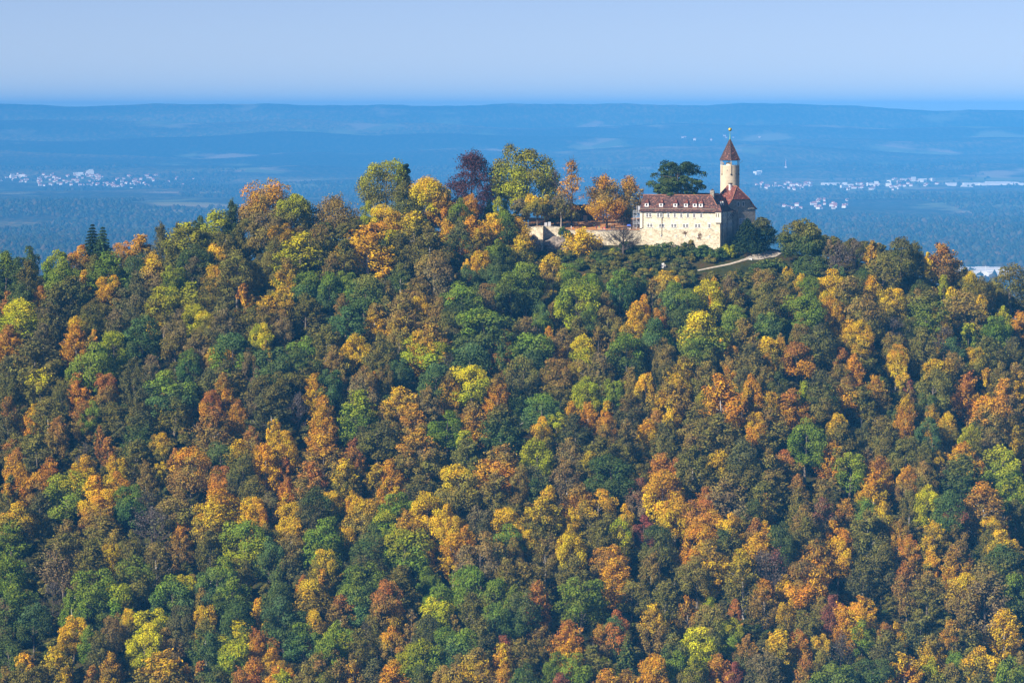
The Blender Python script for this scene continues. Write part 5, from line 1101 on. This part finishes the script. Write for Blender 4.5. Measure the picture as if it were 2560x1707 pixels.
for gy in np.arange(-470, 62, 6.6):
    for gx in np.arange(-470, 471, 6.6):
        X = gx+ur.uniform(-2.8, 2.8); Y = gy+ur.uniform(-2.8, 2.8)
        court = 3 < X < 128 and Y > -44
        if court and Y > (-3 if X > 52 else 3): continue
        if X > 88 and court and Y > -6: continue
        px, py = project(np.array([X, Y, float(terrain(X, Y))+8]))
        if px < -1300 or px > 3860 or py > 2450: continue
        dd = np.hypot(TP[:, 0]-X, TP[:, 1]-Y)
        if court:
            if np.hypot(pp[:, 0]-X, pp[:, 1]-Y).min() < 4.5 or (dd < 0.30*TP[:, 2]).any(): continue
            # keep the view of the path clear
            code = ['oG', 'GG', 'to', 'oo', 'Yo', 'Go'][int(ur.integers(6))]
            hb_ = ur.uniform(1.8, 3.4); wb_ = ur.uniform(3.8, 6.2)
            bx_, by_ = project(np.array([X, Y, float(terrain(X, Y))+hb_]))
            if ((np.abs(psx-bx_) < 0.5*wb_/0.17+3) & (psy > by_-4) & (pp[:, 1] > Y)).any(): continue
            add_under(X, Y, wb_, hb_, code, 'bush'); nu += 1; continue
        inside = -20 < px < 2580 and py < 1740
        if (dd < 0.36*TP[:, 2]).any(): continue
        code = ['oo', 'dd', 'oG', 'to', 'Go', 'do'][int(ur.integers(6))]
        if (not inside and (dd.min() > 8) and ur.uniform() < 0.5) or (dd.min() > 13 and Y < -25):
            code = TC[int(np.argmin(dd+ur.uniform(0, 60, len(dd))))] if ur.uniform() < 0.75 else code
            add_under(X, Y, ur.uniform(9, 13), ur.uniform(14, 19), code, ['dome', 'plume'][int(ur.integers(2))])
        else:
            add_under(X, Y, ur.uniform(6, 9), ur.uniform(6, 11), code, ['small', 'smallplume'][int(ur.integers(2))])
        nu += 1
um = bpy.data.meshes.new('undergrowth'); um.from_pydata(UP, [], []); um.update()
for nm_, ty, dat, fld in (('uscale', 'FLOAT_VECTOR', US, 'vector'), ('urot', 'FLOAT', UR, 'value'), ('uidx', 'INT', UI, 'value'), ('utop', 'FLOAT_COLOR', UT, 'color'), ('ubody', 'FLOAT_COLOR', UB, 'color')):
    at_ = um.attributes.new(nm_, ty, 'POINT'); at_.data.foreach_set(fld, np.array(dat, np.int32 if ty == 'INT' else np.float32).ravel())
uobj = link('undergrowth', um); tag(uobj, 'dark scrub and saplings filling the gaps between the trees', None, None, 'stuff')
gn = bpy.data.node_groups.new('scatter_undergrowth', 'GeometryNodeTree')
gn.interface.new_socket('Geometry', in_out='INPUT', socket_type='NodeSocketGeometry'); gn.interface.new_socket('Geometry', in_out='OUTPUT', socket_type='NodeSocketGeometry')
gi = gn.nodes.new('NodeGroupInput'); go = gn.nodes.new('NodeGroupOutput'); ip = gn.nodes.new('GeometryNodeInstanceOnPoints')
ci_ = gn.nodes.new('GeometryNodeCollectionInfo'); ci_.inputs['Collection'].default_value = uforms; ci_.inputs['Separate Children'].default_value = True; ci_.inputs['Reset Children'].default_value = True
def named(nm_, ty):
    q_ = gn.nodes.new('GeometryNodeInputNamedAttribute'); q_.data_type = ty; q_.inputs['Name'].default_value = nm_; return q_.outputs['Attribute']
cxyz = gn.nodes.new('ShaderNodeCombineXYZ'); e2r = gn.nodes.new('FunctionNodeEulerToRotation')
gn.links.new(named('urot', 'FLOAT'), cxyz.inputs[2]); gn.links.new(cxyz.outputs[0], e2r.inputs[0])
ip.inputs['Pick Instance'].default_value = True
gn.links.new(gi.outputs[0], ip.inputs['Points']); gn.links.new(ci_.outputs[0], ip.inputs['Instance']); gn.links.new(named('uidx', 'INT'), ip.inputs['Instance Index'])
gn.links.new(e2r.outputs[0], ip.inputs['Rotation']); gn.links.new(named('uscale', 'FLOAT_VECTOR'), ip.inputs['Scale']); gn.links.new(ip.outputs[0], go.inputs[0])
uobj.modifiers.new('scatter', 'NODES').node_group = gn

# ------------------------------------------------------------------ far woods of the valley
fr_ = np.random.default_rng(5)
n = 60000
dist = np.exp(fr_.uniform(math.log(8500), math.log(24000), n))
ang = fr_.uniform(-0.185, 0.185, n)
X = dist*ang; Y = dist-1500
mask = np.sin(X/420+Y/1700+2*np.sin(Y/2600))+0.8*np.sin(X/230-Y/900+1.3)+0.5*np.sin(X/900+1) > -0.35
fpx = 1280+F*X/dist
fpy = project(np.stack([X, Y, far(X, Y)], 1))[1]
for x0, x1, y0, y1 in ((-5, 400, 428, 485), (1875, 2570, 430, 490), (1945, 2130, 495, 540), (2400, 2570, 660, 720)):
    mask &= ~((fpx > x0) & (fpx < x1) & (fpy > y0) & (fpy < y1) & (fr_.uniform(size=n) < 0.8))
X, Y, dist = X[mask], Y[mask], dist[mask]
Z = terrain(X, Y); n = len(X)
h = fr_.uniform(10, 24, n); rw = fr_.uniform(7, 16, n)
con = fr_.uniform(size=n) < 0.3
h[con] *= 1.25; rw[con] *= 0.6
ring = 5
an = np.arange(ring)*2*math.pi/ring
base = np.stack([np.cos(an), np.sin(an)], 1)
Vt = np.zeros((n, 2*ring+1, 3))
for k, (rf, zf) in enumerate(((1.0, 0.30), (0.72, 0.72))):
    rr = rw[:, None]*rf*fr_.uniform(0.75, 1.25, (n, ring)); rr[con] *= (1.0 if k == 0 else 0.5)
    Vt[:, k*ring:(k+1)*ring, 0] = X[:, None]+base[None, :, 0]*rr; Vt[:, k*ring:(k+1)*ring, 1] = Y[:, None]+base[None, :, 1]*rr
    Vt[:, k*ring:(k+1)*ring, 2] = Z[:, None]+h[:, None]*zf*fr_.uniform(0.85, 1.1, (n, ring))
Vt[:, -1, 0] = X; Vt[:, -1, 1] = Y; Vt[:, -1, 2] = Z+h
fc = []
for k in range(ring):
    j = (k+1) % ring
    fc += [(k, j, ring+j), (k, ring+j, ring+k), (ring+k, ring+j, 2*ring)]
fc = np.array(fc)
Qf = (fc[None]+(np.arange(n)*(2*ring+1))[:, None, None]).reshape(-1, 3)
pal = np.array([(0.045, 0.055, 0.02), (0.06, 0.06, 0.022), (0.03, 0.042, 0.018), (0.085, 0.062, 0.025), (0.07, 0.055, 0.025), (0.04, 0.05, 0.02)])
ci = fr_.integers(0, 6, n); ci[con] = 2
cf = np.repeat(pal[ci]*fr_.uniform(0.7, 1.3, (n, 1)), len(fc), 0); cf = np.concatenate([cf, np.ones((len(cf), 1))], 1)
fw = np_mesh('far_woods', Vt.reshape(-1, 3), Qf, cf, 'leafcol', 'FLOAT_COLOR')
tag(link('far_woods', fw, None, M['baked']), 'blue hazy woods covering the far valley', None, None, 'stuff')

# ------------------------------------------------------------------ far towns
def house_mesh(L, Wd, Hh, Rh, flat=False):
    b = MB(); b.box(-L/2, L/2, -Wd/2, Wd/2, -6, Hh)
    nf = len(b.f)
    if flat: b.box(-L/2-0.3, L/2+0.3, -Wd/2-0.3, Wd/2+0.3, Hh+0.01, Hh+0.6)
    else:
        i = len(b.v); o_ = 0.6
        b.v += [(-L/2-o_, -Wd/2-o_, Hh-0.2), (L/2+o_, -Wd/2-o_, Hh-0.2), (L/2+o_, Wd/2+o_, Hh-0.2), (-L/2-o_, Wd/2+o_, Hh-0.2), (-L/2-o_, 0, Hh+Rh), (L/2+o_, 0, Hh+Rh)]
        b.f += [(i, i+1, i+5, i+4), (i+2, i+3, i+4, i+5), (i+1, i+2, i+5), (i+3, i, i+4)]
    me = bpy.data.meshes.new('far_house'); me.from_pydata(b.v, [], b.f); me.update()
    me.materials.append(M['far_white']); me.materials.append(M['far_grey'] if flat else M['far_roof'])
    for k, p_ in enumerate(me.polygons): p_.material_index = 0 if k < nf else 1
    if not flat:
        for k in (nf+2, nf+3): me.polygons[k].material_index = 0
    return me
HM = [house_mesh(15, 11, 8, 5), house_mesh(19, 12, 9.5, 5.5), house_mesh(13, 10, 7, 4.5)]
BM = [house_mesh(34, 16, 20, 0, True), house_mesh(26, 15, 28, 0, True), house_mesh(48, 15, 15, 0, True)]
IM = [house_mesh(110, 50, 13, 0, True), house_mesh(70, 40, 11, 0, True), house_mesh(150, 60, 15, 0, True)]
hr = random.Random(3)
def cluster(x0, x1, y0, y1, n, meshes, name, label, group, cat='house', face=None):
    for k in range(n):
        px, py = hr.uniform(x0, x1), hr.uniform(y0, y1)
        p_ = ground_hit(px, py, 3000)
        if p_ is None: continue
        o = link(name, hr.choice(meshes)); o.location = p_; o.rotation_euler = (0, 0, hr.uniform(-0.6, 0.6) if face is None else face+hr.uniform(-0.1, 0.1))
        tag(o, label, cat, group)
T1, T2, T3, T4 = 'houses of the far town on the left', 'houses of the far town on the right', 'houses of the far village in the woods', 'houses on the distant ridge'
cluster(0, 70, 432, 460, 16, HM, 'far_house', 'tiny white house at the left end of the far left town', T1)
cluster(28, 68, 441, 448, 4, BM, 'apartment_block', 'white apartment block at the left end of the far left town', T1, 'building')
cluster(95, 250, 436, 466, 75, HM, 'far_house', 'tiny white house in the middle of the far left town', T1)
cluster(162, 236, 433, 441, 7, BM, 'apartment_block', 'white apartment block on the skyline of the far left town', T1, 'building')
cluster(240, 392, 438, 472, 50, HM, 'far_house', 'tiny white house at the right end of the far left town', T1)
cluster(300, 352, 455, 470, 6, HM[1:2], 'far_house', 'larger white house near the right end of the far left town', T1)
cluster(420, 520, 447, 466, 8, HM, 'far_house', 'faint reddish house in the woods right of the far left town', T1)
cluster(1882, 1915, 434, 442, 3, BM, 'apartment_block', 'white block just right of the castle tower in the valley', T2, 'building')
cluster(1890, 2030, 458, 476, 40, HM, 'far_house', 'tiny white house between the tower and the first white hall', T2)
cluster(2058, 2100, 462, 470, 2, IM, 'factory_hall', 'long white factory hall in the middle of the far right town', T2, 'building', 0.05)
cluster(2100, 2125, 462, 470, 3, BM, 'apartment_block', 'white block beside the long hall of the far right town', T2, 'building')
cluster(2120, 2250, 462, 476, 26, HM, 'far_house', 'tiny white house right of the long factory hall', T2)
cluster(2172, 2225, 461, 470, 5, BM, 'apartment_block', 'white block in the right half of the far town', T2, 'building')
cluster(2230, 2345, 449, 468, 30, HM, 'far_house', 'tiny white house climbing the wooded rise of the far right town', T2)
cluster(2255, 2345, 450, 458, 6, BM, 'apartment_block', 'white block on the wooded rise of the far right town', T2, 'building')
cluster(2362, 2425, 461, 468, 4, IM[1:2], 'factory_hall', 'white hall left of the big works at the right edge', T2, 'building', 0.0)
cluster(2432, 2560, 459, 470, 7, IM, 'factory_hall', 'large white works hall at the right edge of the valley', T2, 'building', 0.0)
cluster(1950, 2012, 514, 525, 6, HM[:2], 'far_house', 'white gabled house at the left of the far village', T3)
cluster(2030, 2122, 501, 526, 26, HM, 'far_house', 'tiny white house in the far village below the right town', T3)
cluster(1690, 1900, 338, 352, 8, HM, 'far_house', 'faint pale house on the distant ridge behind the tower', T4)
cluster(2430, 2560, 678, 692, 4, IM, 'warehouse', 'white warehouse roof in the valley behind the right end of the hill', 'warehouses in the valley', 'building', 0.1)
p_ = ground_hit(1964.5, 420, 3000); sc_ = (p_[1]+1500)/F
ms = thing('radio_mast', 'thin red and white radio mast in the hazy valley right of the tower', 'mast', tuple(p_))
MB().bar((0, 0, 0), (0, 0, 23*sc_), 3.0, 1.4, 6).build('pole', M['mast'], ms); MB().box(-7, 7, -5, 5, -3, 9).build('base', M['far_white'], ms)
p_ = ground_hit(2464, 692, 3000); sc_ = (p_[1]+1500)/F
cr_ = thing('tower_crane', 'pale tower crane beside the valley warehouses', 'crane', tuple(p_))
MB().bar((0, 0, 0), (0, 0, 27*sc_), 1.1, 1.1, 4).build('mast', M['far_white'], cr_); MB().bar((-26*sc_, 0, 25*sc_), (9*sc_, 0, 25*sc_), 0.9, 0.9, 4).build('jib', M['far_white'], cr_)
MB().box(6*sc_, 8.5*sc_, -1.5, 1.5, 22*sc_, 24.6*sc_).build('counterweight', M['far_grey'], cr_)

# ------------------------------------------------------------------ labels for the trees: look, place on the hill, neighbour
ZX = [(120, 'by the left edge'), (330, 'below the two spruces'), (580, 'on the left flank'), (790, 'below the orange skyline tree'), (1010, 'below the tall green skyline tree'),
      (1250, 'below the copper beech'), (1430, 'below the bastion'), (1610, 'below the terrace wall'), (1790, 'below the long castle roof'), (1950, 'below the tower'),
      (2130, 'below the roadside tree'), (2380, 'on the right flank'), (9999, 'by the right edge')]
ZY = [(650, 'on the hilltop'), (800, 'high up'), (950, 'upper slope'), (1120, 'middle slope'), (1300, 'lower slope'), (1480, 'far down'), (9999, 'bottom row')]
def cw(c): return COLW[c[0]] if c[0] == c[-1] else '%s-topped %s' % (COLW[c[0]], COLW[c[-1]])
PX = np.array([[t[1], t[2]] for t in TREES])
seen = set(t[0]['label'] for t in TREES if 'label' in t[0].keys())
for i, t in enumerate(TREES):
    root, px, py, code, form, Wm = t
    if 'label' in root.keys(): continue
    nm = root.name.split('.')[0].replace('_', ' ')
    kind = 'bush' if form == 'bush' else ('spruce' if form == 'conifer' else 'tree')
    size = 'slim ' if Wm < 8 and kind == 'tree' else ('broad ' if Wm > 16 and kind == 'tree' else '')
    if form == 'bare': size = 'half-bare '
    zx = next(s for lim, s in ZX if px < lim); zy = next(s for lim, s in ZY if py < lim)
    order = np.argsort(np.hypot(PX[:, 0]-px, (PX[:, 1]-py)))[1:14]
    lab = None
    cands = []
    for j in order:
        dx, dy = PX[j]-np.array([px, py]); o_ = TREES[j]
        rel = ('left of' if dx > 0 else 'right of') if abs(dx) > abs(dy) else ('above' if dy > 0 else 'below')
        cands.append((0, '%s%s %s %s %s, %s a %s one' % (size, cw(code), kind, zy, zx, rel, cw(o_[3]))))
        cands.append((1, '%s%s %s %s %s, %s a %s one' % (size, cw(code), kind, zy, zx, rel, COLW[o_[3][0]])))
        cands.append((2, '%s %s %s %s, %s a %s one' % (cw(code), kind, zy, zx, rel, COLW[o_[3][0]])))
        cands.append((3, '%s %s %s, %s a %s one' % (cw(code), kind, zy, rel, COLW[o_[3][0]])))
    cands = [c[1] for c in sorted(cands, key=lambda c: c[0])]
    for c in cands:
        c = c.replace('a orange', 'an orange').replace('a olive', 'an olive')
        if c not in seen and len(c.split()) <= 16: lab = c; break
    if lab is None:
        k = 2
        while True:
            lab = '%s %s %s %s, number %d from left' % (cw(code), kind, zy, zx, k)
            if lab not in seen: break
            k += 1
    seen.add(lab)
    tag(root, lab, 'bush' if kind == 'bush' else 'tree', 'bushes below the castle' if kind == 'bush' else 'autumn trees on the castle hill')
